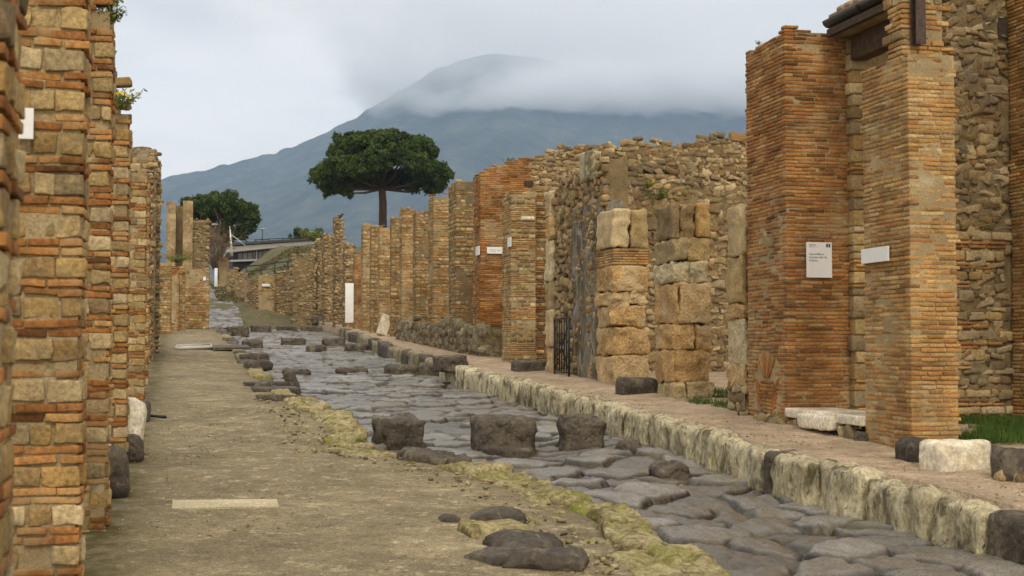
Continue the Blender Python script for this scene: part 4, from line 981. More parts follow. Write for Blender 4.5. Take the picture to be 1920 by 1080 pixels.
# plinth running along the far piers
Ypl = wallY(740, XW - .12)
A = Acc(); zpl = lambda y: np.interp(y, [Y10 - 2.2, Y10, Ypl], [zat(612, XW, Y10 - 2), zat(611, XW, Y10), zat(602, XW, Ypl)])
core(A, XW - .10, XW + .55, Y10 - .5, Ypl, gz(Y10) - .2, lambda x, y: float(zpl(y)) - .02, .02)
fill_rubble(A, 's', XW - .12, Y10 - .5, Ypl, gz(Y10) - .1, lambda a: float(zpl(a)), .20, 32, flat=1.0)
fill_rubble(A, 'c', Y10 - .5, XW - .1, XW + .55, gz(Y10) - .1, lambda a: float(zpl(Y10)), .20, 32, flat=.9)
tag(A.build('plinth', [M_red, M_mortar_dark, M_tuff, M_kerbold, M_ashlar], (XW, Y10, gz(Y10))), 'low grey stone plinth along the foot of the banded piers', 'plinth')
# row of banded piers
px = [(854, 840, 888, 337, 'tttbbtbb'), (812, 802, 842, 364, 'bbtbbtbbb'), (779, 773, 805, 397, 'tbbtbb'), (753, 748, 778, 388, 'bbbtb'), (733, 730, 750, 409, 'tbtbb'), (711, 707, 732, 422, 'tbbb'), (695, 692, 710, 421, 'tbtb'), (680, 676, 695, 421, 'tb')]
for i, (xn, xf, xr, yt, sp) in enumerate(px):
    y0 = wallY(xn, XW)
    right_block('banded_pier', f'pier banded in brick and tuff on the plinth, {ordn(i)} beyond the red brick wall', 'banded pier', xn, xf, xr, yt, sp, mats_for(M_ochre, M_mortar if i % 2 else M_mortar_dark), 'banded piers along the right side',
                toprag=.10, ragged=.07, base=gz(y0), loss=.03, wob=.02, Y1=min(wallY(xf, XW), y0 + 1.2))
right_block('brick_pier', 'narrow red brick pier beside the tall white board', 'brick pier', 664, 661, 679, 475, 'b', mats_for(M_red), None, toprag=.05)
far = [(629, 626, 645, 412, 'pointed rubble pier with a small bird on its top'), (608, 603, 629, 440, 'ragged rubble pier left of the pointed one'), (594, 588, 610, 452, 'low leaning rubble pier at the far end of the right side'), (584, 578, 596, 470, 'stump of rubble wall closing the right row of piers'), (648, 644, 666, 455, 'weathered rubble pier behind the tall white board')]
for i, (xn, xf, xr, yt, lb) in enumerate(far):
    right_block('rubble_pier', lb, 'rubble pier', xn, xf, xr, yt, 'r', [M_ochre, M_mortar_dark, M_tuff, M_rubble, M_ashlar], None, rubf=True, rsize=.15, toprag=.25, Y1=wallY(xn, XW) + 1.3)
# tall white board, leaning marble block, bird
Yb_ = wallY(655, XW - .3); a, b_ = at(647, 605, Yb_), at(663, 531, Yb_)
A = Acc(); A.stone(((a[0] + b_[0]) / 2, Yb_, (a[2] + b_[2]) / 2), ((b_[0] - a[0]) / 2, .03, (b_[2] - a[2]) / 2), .006, (4, 4, 4), None, 0, 0, 1, 0)
tag(A.build('white_board', [M_whitewall], (a[0], Yb_, a[2])), 'tall plain white board standing upright far along the right pavement', 'board')
q = ground(714, 629, .0); M = np.array([[math.cos(.32), 0, math.sin(.32)], [0, 1, 0], [-math.sin(.32), 0, math.cos(.32)]])
zt_ = zat(590, q[0] + .15, q[1])
A = Acc(); A.stone((q[0] + .16, q[1] + .2, (gz(q[1]) + zt_) / 2), (.19, .20, (zt_ - gz(q[1])) / 2), .03, (7, 7, 9), M, 0, .02, 4, .01)
tag(A.build('leaning_block', [M_marble], (q[0], q[1] + .2, gz(q[1]))), 'cream marble block leaning against the plinth on the right pavement', 'stone block')
def bird(px, py, Y, label):
    p = at(px, py, Y); A = Acc()
    A.stone((p[0], p[1], p[2] + .12), (.14, .08, .075), .07, (7, 6, 6), np.array([[.94, 0, -.34], [0, 1, 0], [.34, 0, .94]]), 0, .004, 5, 0)
    A.stone((p[0] + .15, p[1], p[2] + .23), (.055, .05, .05), .045, (6, 6, 6), None, 0, 0, 5, 0); A.stone((p[0] + .22, p[1], p[2] + .225), (.035, .012, .012), .01, (4, 4, 4), None, 0, 0, 5, 0)
    A.stone((p[0] - .20, p[1], p[2] + .06), (.11, .03, .015), .012, (4, 4, 4), np.array([[.94, 0, -.34], [0, 1, 0], [.34, 0, .94]]), 0, 0, 5, 0)
    for s_ in (-.03, .03): A.stone((p[0] + .01, p[1] + s_, p[2] + .03), (.008, .008, .05), .006, (4, 4, 4), None, 0, 0, 5, 0)
    return tag(A.build('bird', [M_darkmetal], tuple(p)), label, 'bird')
bird(636, 411, wallY(629, XW) + .3, 'small dark bird perched on the pointed rubble pier')

# ------------------------------------------------------------------ left side of the street
XL_ = -.47
def left_block(name, label, cat, xr, ytop, wid, dep, spec, mats, group=None, Y0=None, X=XL_, rub=False, ytop_f=None, rag=.05, wob=.018, rsize=.14, loss=.02, off=-.15):
    """pier whose street edge (right end of the face towards the camera) is seen at pixel xr near its foot"""
    if Y0 is None: Y0 = wallY(xr, X, off)
    zt = zat(ytop, X, Y0); z0 = gz(Y0, off) - .1; s = int(rng.integers(1000))
    tp = lambda x, y: zt + rag * float(n1(np.array([x * 3 + y * 2]), s)[0]) + (0 if ytop_f is None else ytop_f(x, y))
    A = Acc(); core(A, X - wid, X, Y0, Y0 + dep, z0 - .1, lambda x, y: tp(x, y) - .05, .03 if rub else .024, side=-1)
    if rub:
        fill_rubble(A, 's', X, Y0, Y0 + dep, z0, lambda a: tp(X, a), rsize, Y0, out=-1); fill_rubble(A, 'c', Y0, X - wid, X, z0, lambda a: tp(a, Y0), rsize, Y0)
    else: fill_brickish(A, X - wid, X, Y0, Y0 + dep, z0, tp, spec, -1, Y0, .05, loss, None, wob, jit=.016)
    return tag(A.build(name, mats, (X, Y0, z0)), label, cat, group), (X, Y0, dep, z0, zt)
GP = 'brick and block piers along the left side'
ML = mats_for(M_red)
l1, _ = left_block('shop_pier', 'nearest blurred pier of brick and tuff blocks at the left edge of the photo', 'pier', -12, -400, .8, .5, 'tbbtbtb', ML, GP, wob=.014)
l2, g2_ = left_block('shop_pier', 'second pier of paired bricks and tuff blocks, with a small white plate', 'pier', 147, -260, .8, .45, 'tbb', ML, GP, wob=.014)
l3, g3_ = left_block('shop_pier', 'third pier from the left edge, with green weeds growing on its top', 'pier', 201, 12, .8, .45, 'tbbbtbb', ML, GP, wob=.016)
l4, g4_ = left_block('shop_pier', 'fourth pier from the left edge, with a ragged weedy rubble head', 'pier', 237, 205, .8, .5, 'tbbtb', ML, GP, wob=.014)
A = Acc(); Xa, Ya = XL_ - .05, g4_[1]
fill_rubble(A, 'c', Ya + .03, Xa - .45, Xa - .02, g4_[4] - .08, lambda a: g4_[4] + .42 - 1.2 * max(0, a - (Xa - .22)), .13, 15); core(A, Xa - .45, Xa - .03, Ya + .03, Ya + .45, g4_[4] - .1, lambda x, y: g4_[4] + .36 - 1.2 * max(0, x - (Xa - .22)), .03, 1)
tag(A.build('crumbled_masonry', [M_red, M_mortar_dark, M_tuff, M_rubble], (Xa, Ya, g4_[4])), 'sloping rubble crumbling on top of the fourth pier on the left', 'rubble')
l5, g5_ = left_block('shop_pier', 'fifth pier on the left, of tuff and brick behind the white rounded stone', 'pier', 271, 320, .35, .5, 'tbbt', ML, GP, wob=.014)
l5b, _ = left_block('shop_pier', 'sixth pier on the left, narrow and red, before the tall rubble wall', 'pier', 278, 330, .35, .5, 'bbtb', ML, GP, wob=.014, X=XL_ - .02)
l6, g6_ = left_block('rubble_wall', 'tall rubble wall end with a rounded top corner, left of the distant pine', 'rubble wall', 297, 274, 1.4, .6, 'r', [M_red, M_mortar_dark, M_tuff, M_rubble], None, rub=True, rsize=.14, ytop_f=lambda x, y: -1.3 * max(0, x - (XL_ - .2)) ** 1.5 * 4)
# street wall between the fifth pier and the rubble wall, seen almost edge-on
A = Acc(); ya, yb = wallY(284, XL_ - .1, -.15), g6_[1]
core(A, XL_ - .6, XL_ - .12, ya, yb, gz(ya, -.3), lambda x, y: np.interp(y, [ya, yb], [zat(300, XL_, ya), zat(282, XL_, yb)]), .03, side=-1)
fill_rubble(A, 's', XL_ - .12, ya, yb, gz(ya, -.3), lambda a: np.interp(a, [ya, yb], [zat(300, XL_, ya), zat(282, XL_, yb)]), .13, 30, out=-1)
fill_rubble(A, 'c', ya, XL_ - .6, XL_ - .12, gz(ya, -.3), lambda a: zat(300, XL_, ya), .17, 26)
tag(A.build('street_wall', [M_red, M_mortar_dark, M_tuff, M_rubble], (XL_, ya, gz(ya))), 'long rubble street wall seen almost edge-on before the tall wall end on the left', 'wall')
# plate, stones at the foot of the left piers
p = at(50, 232, g2_[1] - .03)
plate('wall_plate', 'small white plate on the second pier at the left edge of the photo', ((36, 203), (63, 262)), 'c', .02, fixed=g2_[1] - .03)
def foot_stone(name, px, pyt, pyb, w, l, label, mat, r, amp=.02, cat='stone', cut_top=None):
    p = ground(px, pyb, -.15); zt = zat(pyt, p[0], p[1] + .1); z0 = gz(p[1], -.2); A = Acc()
    A.stone((p[0] - w / 2 + .02, p[1] + l / 2, (zt + z0) / 2), (w / 2, l / 2, (zt - z0) / 2), r, (9, 9, 9), None, 0, amp, 5, .06)
    return tag(A.build(name, [mat], (p[0], p[1] + l / 2, z0)), label, cat)
foot_stone('guard_stone', 236, 838, 935, .30, .35, 'dark grey rounded guard stone at the foot of the fourth pier on the left', M_lava, .12, .015)
foot_stone('marble_stone', 264, 748, 858, .34, .5, 'white round-headed stone on a dark base against the left piers', M_marble, .12, .012)
foot_stone('guard_stone', 262, 816, 866, .30, .25, 'small dark stone under the white round-headed stone on the left', M_lava, .07, .015)
foot_stone('guard_stone', 278, 752, 792, .16, .5, 'low dark stone lying in the gutter beyond the white stone on the left', M_lava, .05, .012)
q = ground(303, 786, -.15); tubes_obj('metal_bar', [([q + [-.22, .1, .05], q + [.06, 0, .03]], .02)], M_darkmetal, q); tag(C.objects['metal_bar'], 'short dark metal bar lying at the foot of the left piers', 'bar')

# ruined block farther along on the left
def far_box(name, label, x0, x1, yt, yb, Y, dep, spec, mats, cat='wall', group=None, rub=False, rsize=.15, slope=0, rag=.12, panel_mat=None):
    a, b_ = at(x0, yb, Y), at(x1, yb, Y); zt = at(x0, yt, Y)[2]; z0 = min(a[2], float(hill(Y, a[0])) - .1) - .2
    s = int(rng.integers(1000)); tp = lambda x, y: zt + slope * (x - a[0]) + rag * float(n1(np.array([x * 2.3 + y]), s)[0])
    A = Acc(); core(A, a[0], b_[0], Y, Y + dep, z0, lambda x, y: tp(x, y) - .05, .03, 1, side=-1)
    if rub: fill_rubble(A, 'c', Y, a[0], b_[0], z0, lambda q: tp(q, Y), rsize, Y, dens=.72); fill_rubble(A, 's', b_[0], Y, Y + dep, z0, lambda q: tp(b_[0], q), rsize, Y, out=-1)
    else: fill_brickish(A, a[0], b_[0], Y, Y + dep, z0, tp, spec, -1, Y, .06, .02, None, .03)
    return tag(A.build(name, mats, (a[0], Y, z0)), label, cat, group)
MR = [M_red, M_mortar_dark, M_tuff, M_rubble, M_ashlar]; MO = mats_for(M_ochre)
M_paleplaster = stone_mat('pale_wall_plaster', [(.36, .26, .13)], [((.21, .13, .055), 1.2, .45, .60, .85), ((.54, .44, .28), 1.6, .55, .66, .7), ((.12, .085, .05), 2.5, .58, .7, .7)], fine=14, bump=.5)
MP = [M_ochre, M_paleplaster, M_tuff, M_rubble]
def plain_wall(name, label, x0, x1, yt, yb, Y, dep, cat='wall', mat=None, rag=.1):
    a, b_ = at(x0, yb, Y), at(x1, yb, Y); zt = at(x0, yt, Y)[2]; z0 = a[2] - .6; s = int(rng.integers(1000)); A = Acc()
    core(A, a[0], b_[0], Y, Y + dep, z0, lambda x, y: zt + rag * float(n1(np.array([x * 2.9 + y]), s)[0]), .03, 0, side=-1)
    return tag(A.build(name, [mat or M_paleplaster], (a[0], Y, z0)), label, cat)
Yq = 66.0
plain_wall('plastered_pier', 'pale plastered pier of the far ruin, left of its dark doorway', 309, 329, 379, 600, Yq + 3, 1.4, 'pier')
plain_wall('plastered_pier', 'tall pale plastered pier of the far ruin, right of its dark doorway', 340, 361, 376, 600, Yq + 3.1, 1.0, 'pier')
plain_wall('dark_back_wall', 'dark back wall seen in the narrow gap between the pale plastered piers', 322, 345, 384, 600, Yq + 4.6, .3, 'wall', M_mortar_dark)
far_box('rubble_wall', 'lower rubble corner wall of the far ruin beside the uphill road', 358, 391, 412, 603, Yq + 3.4, 3.0, 'r', MR, rub=True, slope=-.05)
far_box('low_wall', 'low brick and stone wall before the far ruin with grass on its head', 296, 320, 492, 622, Yq - 9, .8, 'tbbtb', MO)
far_box('brick_pier', 'dark red narrow pier at the foot of the far ruin', 320, 336, 497, 619, Yq - 5.5, .8, 'b', mats_for(M_red), 'pier')
far_box('brick_pier', 'ochre pier between the dark red pier and the brick corner of the far ruin', 335, 347, 500, 617, Yq - 4, .8, 'bbt', MO, 'pier')
far_box('brick_wall', 'brick corner wall of the far ruin carrying a tiny white plate', 346, 392, 502, 611, Yq - 1.5, 3.5, 'bbbtbb', MO)
foot_stone('pale_block', 372, 598, 611, .5, .4, 'small pale stone block at the corner of the far ruin', M_marble, .04)
plate('wall_plate', 'tiny white plate on the brick corner of the far ruin', ((381, 519), (386, 526)), 'c', .03, fixed=Yq - 1.56)
# far kerb of the left pavement across the side street
for i, (a, b_, t, u, m) in enumerate([(300, 352, 603, 612, M_moss), (352, 398, 600, 611, M_moss), (398, 436, 599, 609, M_moss), (436, 456, 599, 608, M_lava), (486, 520, 595, 605, M_lava), (520, 556, 596, 604, M_moss), (556, 590, 597, 606, M_kerb)]):
    step_stone(a, b_, t, u, f'{"dark" if m == M_lava else "pale"} kerb stone of the side street beyond the far crossing, {ordn(i)} from the left', m, .5, -.3, 'kerb stones of the side street', 'kerb_stone')
step_stone(585, 597, 590, 606, 'dark round guard stone at the far street corner', M_lava, .5, -.1, None, 'guard_stone', .2)

# walls facing the street end, on the right of the uphill road
Yf = 79.0
far_box('rubble_wall', 'high rubble wall of the far corner house, nearest the right row of piers', 548, 592, 478, 603, Yf - 3, 1.0, 'r', MR, rub=True, slope=.1)
far_box('rubble_wall', 'pale rubble wall with a hollow at its foot, right of the far wall with the white plate', 517, 549, 505, 600, Yf, 1.0, 'r', MR, rub=True)
far_box('brick_wall', 'far brick wall bearing a little white plate, at the end of the street', 484, 518, 516, 600, Yf + .4, 1.0, 'bbt', MO)
far_box('rubble_wall', 'low rubble wall stepping down to the uphill road', 462, 485, 520, 602, Yf + 3, 4.0, 'r', MR, rub=True)
far_box('rubble_wall', 'ruined wall stub farther up beside the uphill road', 444, 463, 512, 585, Yf + 12, 5.0, 'r', MR, rub=True)
far_box('rubble_wall', 'dark walled niche farther up beside the uphill road', 426, 446, 503, 562, Yf + 20, 4.0, 'r', MR, rub=True)
far_box('brick_pier', 'red-brown brick pier at the top of the uphill road', 410, 428, 482, 540, Yf + 30, 2.0, 'b', mats_for(M_red), 'pier')
plate('wall_plate', 'little white plate on the far brick wall at the end of the street', ((491, 532), (506, 537)), 'c', .03, fixed=Yf + .33)
# white marker post at the top of the road
p = on_hill(404, 529); Ym = 106.0; a, b_ = at(402, 530, Ym), at(408, 503, Ym)
A = Acc(); A.stone(((a[0] + b_[0]) / 2, Ym, (a[2] + b_[2]) / 2 - .15), ((b_[0] - a[0]) / 2, .1, (b_[2] - a[2]) / 2 + .15), .02, (4, 4, 4), None, 0, 0, 1, 0)
tag(A.build('marker_post', [M_whitewall], (a[0], Ym, a[2])), 'white marker post at the top of the uphill road', 'post')
# railings on the bank
def railing(px, Y, label, h):
    P = [at(x, y, Y) for x, y in px]; t = thing('railing', label, 'railing', P[0])
    tubes_obj('rail', [([p + [0, 0, 0] for p in P], .05), ([p - [0, 0, .35] for p in P], .03)], M_darkmetal, P[0], t, 6)
    for p in P: tubes_obj('post', [([p - [0, 0, h], p + [0, 0, .05]], .05)], M_darkmetal, p, t, 6)
railing([(462, 499), (490, 497), (515, 493), (540, 490), (568, 486)], 96, 'dark railing on the earth bank under the modern building', 1.4)
railing([(478, 450), (504, 448), (530, 447), (560, 447)], 150, 'thin fence railing on the flat roof of the modern building', .8)

# modern low building on the rise
Yb = 140.0
def bpt(px, py): return at(px, py, Yb)
a, b_ = bpt(422, 468), bpt(602, 457); z0 = min(a[2], b_[2])
t = thing('pavilion', 'modern low building with white roof edge and dark glazed front on the rise', 'building', (a[0], Yb, z0 - 3))
def slab(name, pts, y0, y1, mat):
    V = [(p[0], y0, p[2]) for p in pts] + [(p[0], y1, p[2]) for p in pts]; A = Acc()
    A.raw(V, [(0, 1, 2, 3), (7, 6, 5, 4), (0, 4, 5, 1), (1, 5, 6, 2), (2, 6, 7, 3), (3, 7, 4, 0)]); return A.build(name, [mat], (a[0], Yb, z0), t, smooth=False)
slab('fascia', [bpt(424, 475), bpt(602, 458), bpt(602, 452), bpt(424, 465)], Yb - 1.5, Yb + 12, M_whitewall)
slab('roof', [bpt(414, 464), bpt(604, 451.5), bpt(604, 448), bpt(414, 459)], Yb - 2.2, Yb + 13, M_darkroof)
slab('wall', [bpt(436, 505), bpt(602, 505), bpt(602, 458), bpt(436, 473)], Yb, Yb + 10, M_darkroof)
slab('floor_edge', [bpt(430, 492), bpt(520, 489), bpt(520, 486), bpt(430, 489)], Yb - 1.2, Yb - .02, M_greysteel)
for i in range(9):
    x = 446 + i * 9.5
    gl = slab('window', [bpt(x, 488 - i * .3), bpt(x + 8, 488 - i * .3), bpt(x + 8, 475 - i), bpt(x, 476 - i)], Yb - .12, Yb - .02, M_blind if (i * 7) % 3 else M_glass)
for x in (480, 519, 545): 
    p, q = bpt(x, 492), bpt(x, 470); tubes_obj('column', [([p + [0, -1.0, 0], q + [0, -1.0, 0]], .07)], M_greysteel, p, t, 6)
def lamp_post(px, pyt, pyb, Y, label):
    p, q = at(px, pyb, Y), at(px, pyt, Y); t = thing('lamp_post', label, 'lamp post', p)
    tubes_obj('pole', [([p - [0, 0, 1], q], .07, .045)], M_darkmetal, p, t, 6)
    A = Acc(); A.stone((q[0], q[1], q[2] + .05), (.28, .18, .07), .06, (5, 5, 4), None, 0, 0, 1, 0); A.build('lamp_head', [M_greysteel], tuple(q), t)
lamp_post(402.5, 422, 480, 128, 'slim lamp post before the left pine')
lamp_post(492, 430, 462, 150, 'slim lamp post behind the modern building roof')
lamp_post(586, 436, 462, 150, 'short lamp post at the right end of the modern building')
p, q = at(433, 480, 134), at(431, 424, 134)
tubes_obj('flag_mast', [([p, q], .05, .025), ([at(436, 480, 134), at(432, 432, 134)], .06, .03), ([at(434, 440, 134), at(462, 462, 134)], .025)], M_whitewall, p); tag(C.objects['flag_mast'], 'white leaning mast with stay beside the modern building', 'mast')

# ------------------------------------------------------------------ trees and plants
def leaf_mesh(P, size, jit=.5, flat=.0, k=3):
    """k small triangles per point, random directions"""
    n = len(P) * k; c = np.repeat(P, k, 0) + rng.normal(0, size * jit, (n, 3))
    a = rng.normal(0, 1, (n, 3)); a /= np.linalg.norm(a, axis=1, keepdims=True); b_ = rng.normal(0, 1, (n, 3)); b_[:, 2] *= 1 - flat; b_ = np.cross(a, b_); b_ /= np.maximum(np.linalg.norm(b_, axis=1, keepdims=True), 1e-6)
    s = size * rng.uniform(.6, 1.3, (n, 1))
    V = np.stack([c - a * s, c + a * s, c + b_ * s * .9], 1).reshape(-1, 3); return V, np.arange(n * 3).reshape(-1, 3)
def lobes_to_points(L, per):
    """foliage gathered in tufts over each bough's outline"""
    pts = []
    for (cx, cy, cz, rx, ry, rz) in L:
        m = int(18 + 16 * rx)
        u = rng.normal(0, 1, (m, 3)); u /= np.linalg.norm(u, axis=1, keepdims=True)
        tc = u * [rx, ry, rz] * rng.uniform(.35, .97, (m, 1)); tr = .25 * (rx * rz) ** .5
        n = int(per * (rx * ry + rx * rz) ** .9 / m) + 4
        q = rng.normal(0, 1, (m, n, 3)); q /= np.linalg.norm(q, axis=2, keepdims=True)
        q *= rng.uniform(.2, 1, (m, n, 1)) ** .4 * tr * rng.uniform(.6, 1.3, (m, 1, 1)); q[:, :, 2] *= .75
        pts.append((tc[:, None, :] + q).reshape(-1, 3) + [cx, cy, cz])
    return np.concatenate(pts)
def umbrella_pine(label, xc, y_top, y_edge, y_low, half_w, trunk_x, trunk_yb, Y, lobes_px, trunk_r=.42):
    base = at(trunk_x, trunk_yb, Y); ppm = FPX / ((np.array([base[0], Y, base[2]]) - EYE) @ fw)
    cen = at(xc, y_edge, Y); t = thing('umbrella_pine', label, 'tree', (base[0], Y, base[2]))
    L = []
    for (dx, dy, rx, rz, dep) in lobes_px:                      # as seen: offset, radii in pixels; dep: offset in depth as share of half width
        r = rx / ppm; L.append((cen[0] + dx / ppm, Y + dep * half_w / ppm, cen[2] - dy / ppm, r, r * 1.0, rz / ppm))
    P = lobes_to_points(L, 560)
    V, F = leaf_mesh(P, .15, .5, 0, 3)
    make_obj('crown', V, [F], [M_pine], (base[0], Y, base[2]), None, False, t)
    fork = at(trunk_x - 1, y_low - 8, Y)
    tubes_obj('trunk', [([base - [0, 0, 4], base + (fork - base) * .5 + [.08, 0, 0], fork], trunk_r, trunk_r * .8)], M_bark, base, t, 10)
    for i, l in enumerate(L):
        if i % 2 == 0 or i < 5:
            e = np.array(l[:3]) - [0, 0, l[5] * .4]; m = fork * .5 + e * .5 - [0, 0, .1 * abs(e[0] - fork[0])]
            tubes_obj('limb', [([fork - [0, 0, .3], m, e], .17, .06)], M_bark, fork, t, 6)
    return t
Lp = []
for k in range(9):                                              # upper dome
    a = 2 * math.pi * k / 9; Lp.append((62 * math.cos(a), -38 + rng.uniform(-6, 6), 50, 24, .45 * math.sin(a)))
Lp += [(0, -48, 66, 24, 0), (-30, -44, 56, 24, -.2), (38, -46, 56, 22, .2)]
for k in range(14):                                             # outer ring, lower and uneven
    a = 2 * math.pi * k / 14 + .2; Lp.append((104 * math.cos(a) + rng.uniform(-5, 5), -4 + rng.uniform(-8, 12) + 8 * abs(math.cos(a)), 34, 20 + rng.uniform(-3, 5), .72 * math.sin(a)))
Lp += [(-112, 18, 26, 24, -.1), (-92, 34, 24, 20, .1), (-66, 40, 16, 16, 0), (112, 10, 26, 20, .1), (88, 28, 26, 18, -.1), (58, 28, 20, 12, .1), (-40, 24, 22, 14, .3), (-2, 22, 26, 14, .1)]
umbrella_pine('big spreading umbrella pine rising above the right row of ruins', 718, 245, 318, 356, 138, 717, 418, 135, Lp)
Lq = []
for k in range(8):
    a = 2 * math.pi * k / 8; Lq.append((38 * math.cos(a) - 6, -18 + rng.uniform(-6, 6), 34, 20, .5 * math.sin(a)))
Lq += [(0, -28, 44, 20, 0), (34, -8, 34, 20, 0), (48, 8, 24, 18, .1), (20, 22, 34, 20, 0), (-20, 18, 36, 22, 0), (-45, 0, 34, 26, 0), (-62, 20, 30, 26, .1), (-30, 36, 26, 14, .1), (8, 40, 20, 12, 0)]
umbrella_pine('rounded dark pine on the left, behind the far ruin', 418, 363, 408, 450, 70, 412, 480, 150, Lq, .35)
p = at(575, 446, 158); t = thing('shrub', 'round green shrub rising behind the modern building', 'shrub', p)
V, F = leaf_mesh(lobes_to_points([(p[0] - .5, 158, p[2] + .1, 1.6, 1.4, .9), (p[0] + 1.0, 158.3, p[2] + .2, 1.5, 1.4, .95), (p[0] + .2, 157.6, p[2] - .6, 2, 1.5, .9)], 260), .14, .5, 0, 3)
make_obj('foliage', V, [F], [M_pine], p, None, False, t); tubes_obj('stem', [([p - [0, 0, 2.5], p], .1)], M_bark, p, t, 6)
def twiggy(label, px, py, Y, h, w, n, mat=M_twig, name='bare_shrub'):
    p = at(px, py, Y); sp = []
    for k in range(n):
        a = rng.uniform(0, 6.28); e = p + [rng.normal(0, w * .5), rng.normal(0, w * .4), h * rng.uniform(.5, 1)]; m = p * .5 + e * .5 + rng.normal(0, .08 * h, 3)
        sp.append(([p + rng.normal(0, .05, 3), m, e], .02, .008))
        for j in range(4): f = m + (e - m) * rng.uniform(0, 1); sp.append(([f, f + rng.normal(0, .18 * h, 3) + [0, 0, .1 * h]], .012, .006))
    o = tubes_obj(name, sp, mat, p, None, 4); return tag(o, label, 'shrub')
twiggy('leafless brown shrub at the top of the uphill road', 402, 505, 108, 3.6, 1.6, 70)
# weeds on the wall heads
def weed(label, p, h, w, n, name='weed', flower=False):
    P = []; p = np.asarray(p, float)
    sp = [([p, p + [rng.normal(0, w * .5), rng.normal(0, w * .5), h * rng.uniform(.5, 1)]], .006, .003) for _ in range(n)]
    t = thing(name, label, 'weed', p); tubes_obj('stem', sp, M_weed, p, t, 4)
    for s in sp: 
        for f in np.linspace(.25, 1, 5): P.append(s[0][0] + (s[0][1] - s[0][0]) * f)
    V, F = leaf_mesh(np.array(P), max(.02, h * .09), .9, 0, 4); make_obj('leaves', V, [F], [M_weed], p, None, False, t)
    if flower: V, F = leaf_mesh(np.array([s[0][1] for s in sp[::3]]), .03, .4, 0, 4); make_obj('blossom', V, [F], [M_yellowflower], p, None, False, t)
p = at(196, 14, g3_[1] + .12); weed('tall green weed trailing from the top of the third pier on the left', p, .24, .22, 22); 
p = at(212, 40, g3_[1] + .05); weed('green weed hanging at the right corner of the third pier on the left', p, .12, .10, 12)
p = at(228, 205, g4_[1] + .0); weed('yellow-flowered weed on the rubble head of the fourth left pier', p, .2, .2, 18, flower=True)
p = at(1422, 84, (Yn + Yf) / 2); weed('small dry weed on top of the tall red brick pier', p, .14, .12, 10)
p = at(330, 492, Yq - 8.6); weed('grassy weed on the head of the low far wall on the left', p, .35, .9, 40)
p = at(950, 308, Y10 + .2); weed('thin dry weed on top of the high red brick wall', p, .18, .3, 10)
p = at(1236, 375, 26.95); weed('green weed on the ledge of the long rubble cross wall', p, .25, .3, 24)
p = at(1215, 352, 26.95); weed('small yellow-flowered weed on the rubble cross wall', p, .12, .15, 12, flower=True)
p = at(588, 452, 80); weed('green weed on the high rubble wall of the far corner house', p, .6, .9, 40)
# grass
def grass(name, label, pts, h, dens):
    V = []; F = []
    for (x0, x1, y0, y1, zoff) in pts:
        n = int((x1 - x0) * (y1 - y0) * dens); x = rng.uniform(x0, x1, n); y = rng.uniform(y0, y1, n)
        keep = fbm(np.stack([x * 2.2, y * 2.2, 0 * x], -1), 44, 3) > -.25; x, y = x[keep], y[keep]; n = len(x)
        z = SL * y + zoff; hh = h * rng.uniform(.5, 1.3, n); a = rng.uniform(0, 6.28, n); w = .006
        b0 = np.stack([x - w * np.cos(a), y - w * np.sin(a), z], -1); b1 = np.stack([x + w * np.cos(a), y + w * np.sin(a), z], -1)
        tp_ = np.stack([x + rng.normal(0, .4, n) * hh, y + rng.normal(0, .4, n) * hh, z + hh], -1); V.append(np.stack([b0, b1, tp_], 1).reshape(-1, 3))
    V = np.concatenate(V); F = np.arange(len(V)).reshape(-1, 3)
    o = make_obj(name, V, [F], [M_grass], V[0], None, False); return tag(o, label, 'grass', None, 'stuff')
grass('grass', 'short green grass growing on the floor of the ruined room at right', [(X2b + .02, 10.4, Y2 + .45, Yw, 0.03)], .10, 2600)
ya4, yb4 = wallY(1362, XW), wallY(1300, XW)
grass('grass', 'green grass in the dark openings between the tufa pillars', [(XW + .0, 9.2, ya4 - .3, yb4 + 1.2, .01), (XW + .15, 8.6, 21.2, 23.2, .02), (XW + .2, 8.2, 29.4, 30.8, .02)], .10, 1300)

n_ = 9000; xx = rng.uniform(2.5, 13, n_); yy = rng.uniform(88, 112, n_); kp = fbm(np.stack([xx * .8, yy * .8, 0 * xx], -1), 45, 3) > -.1; xx, yy = xx[kp], yy[kp]
Pb = np.stack([xx, yy, hill(yy, xx) + .2], -1); V, F = leaf_mesh(Pb, .08, .4, 0, 3)
tag(make_obj('rough_turf', V, [F], [leaf_mat('dry_turf', [(.10, .085, .025), (.16, .12, .045), (.07, .085, .02), (.20, .15, .07)], 1.5)], (6, 95, 6), None, False), 'rough dry turf on the earth bank under the modern building', 'turf', None, 'stuff')

# ------------------------------------------------------------------ the mountain, the cloud on it and the air
m_mtn, nt, b = new_mat('wooded_mountainside'); g, v = coords(nt)
a = tex(nt, 'ShaderNodeTexNoise', .006, 7, v, Roughness=.7); c2 = tex(nt, 'ShaderNodeTexNoise', .03, 5, v)
col = mixc(nt, maprange(nt, a.outputs['Fac'], .4, .62, 0, 1), (.010, .022, .010), (.075, .075, .048))
col = mixc(nt, 1, col, gray(nt, maprange(nt, c2.outputs['Fac'], .3, .7, .5, 1.5)), 'MULTIPLY')
nt.links.new(col, b.inputs['Base Color']); b.inputs['Roughness'].default_value = 1; b.inputs['Specular IOR Level'].default_value = 0
DM = 6500.0
cdir = ray(960, 650); cdir /= np.linalg.norm(cdir); cdir[2] = 0; cdir /= np.linalg.norm(cdir); side = np.array([cdir[1], -cdir[0], 0])
def ridge_h(py): return (650 - py) / FPX * DM * 1.0
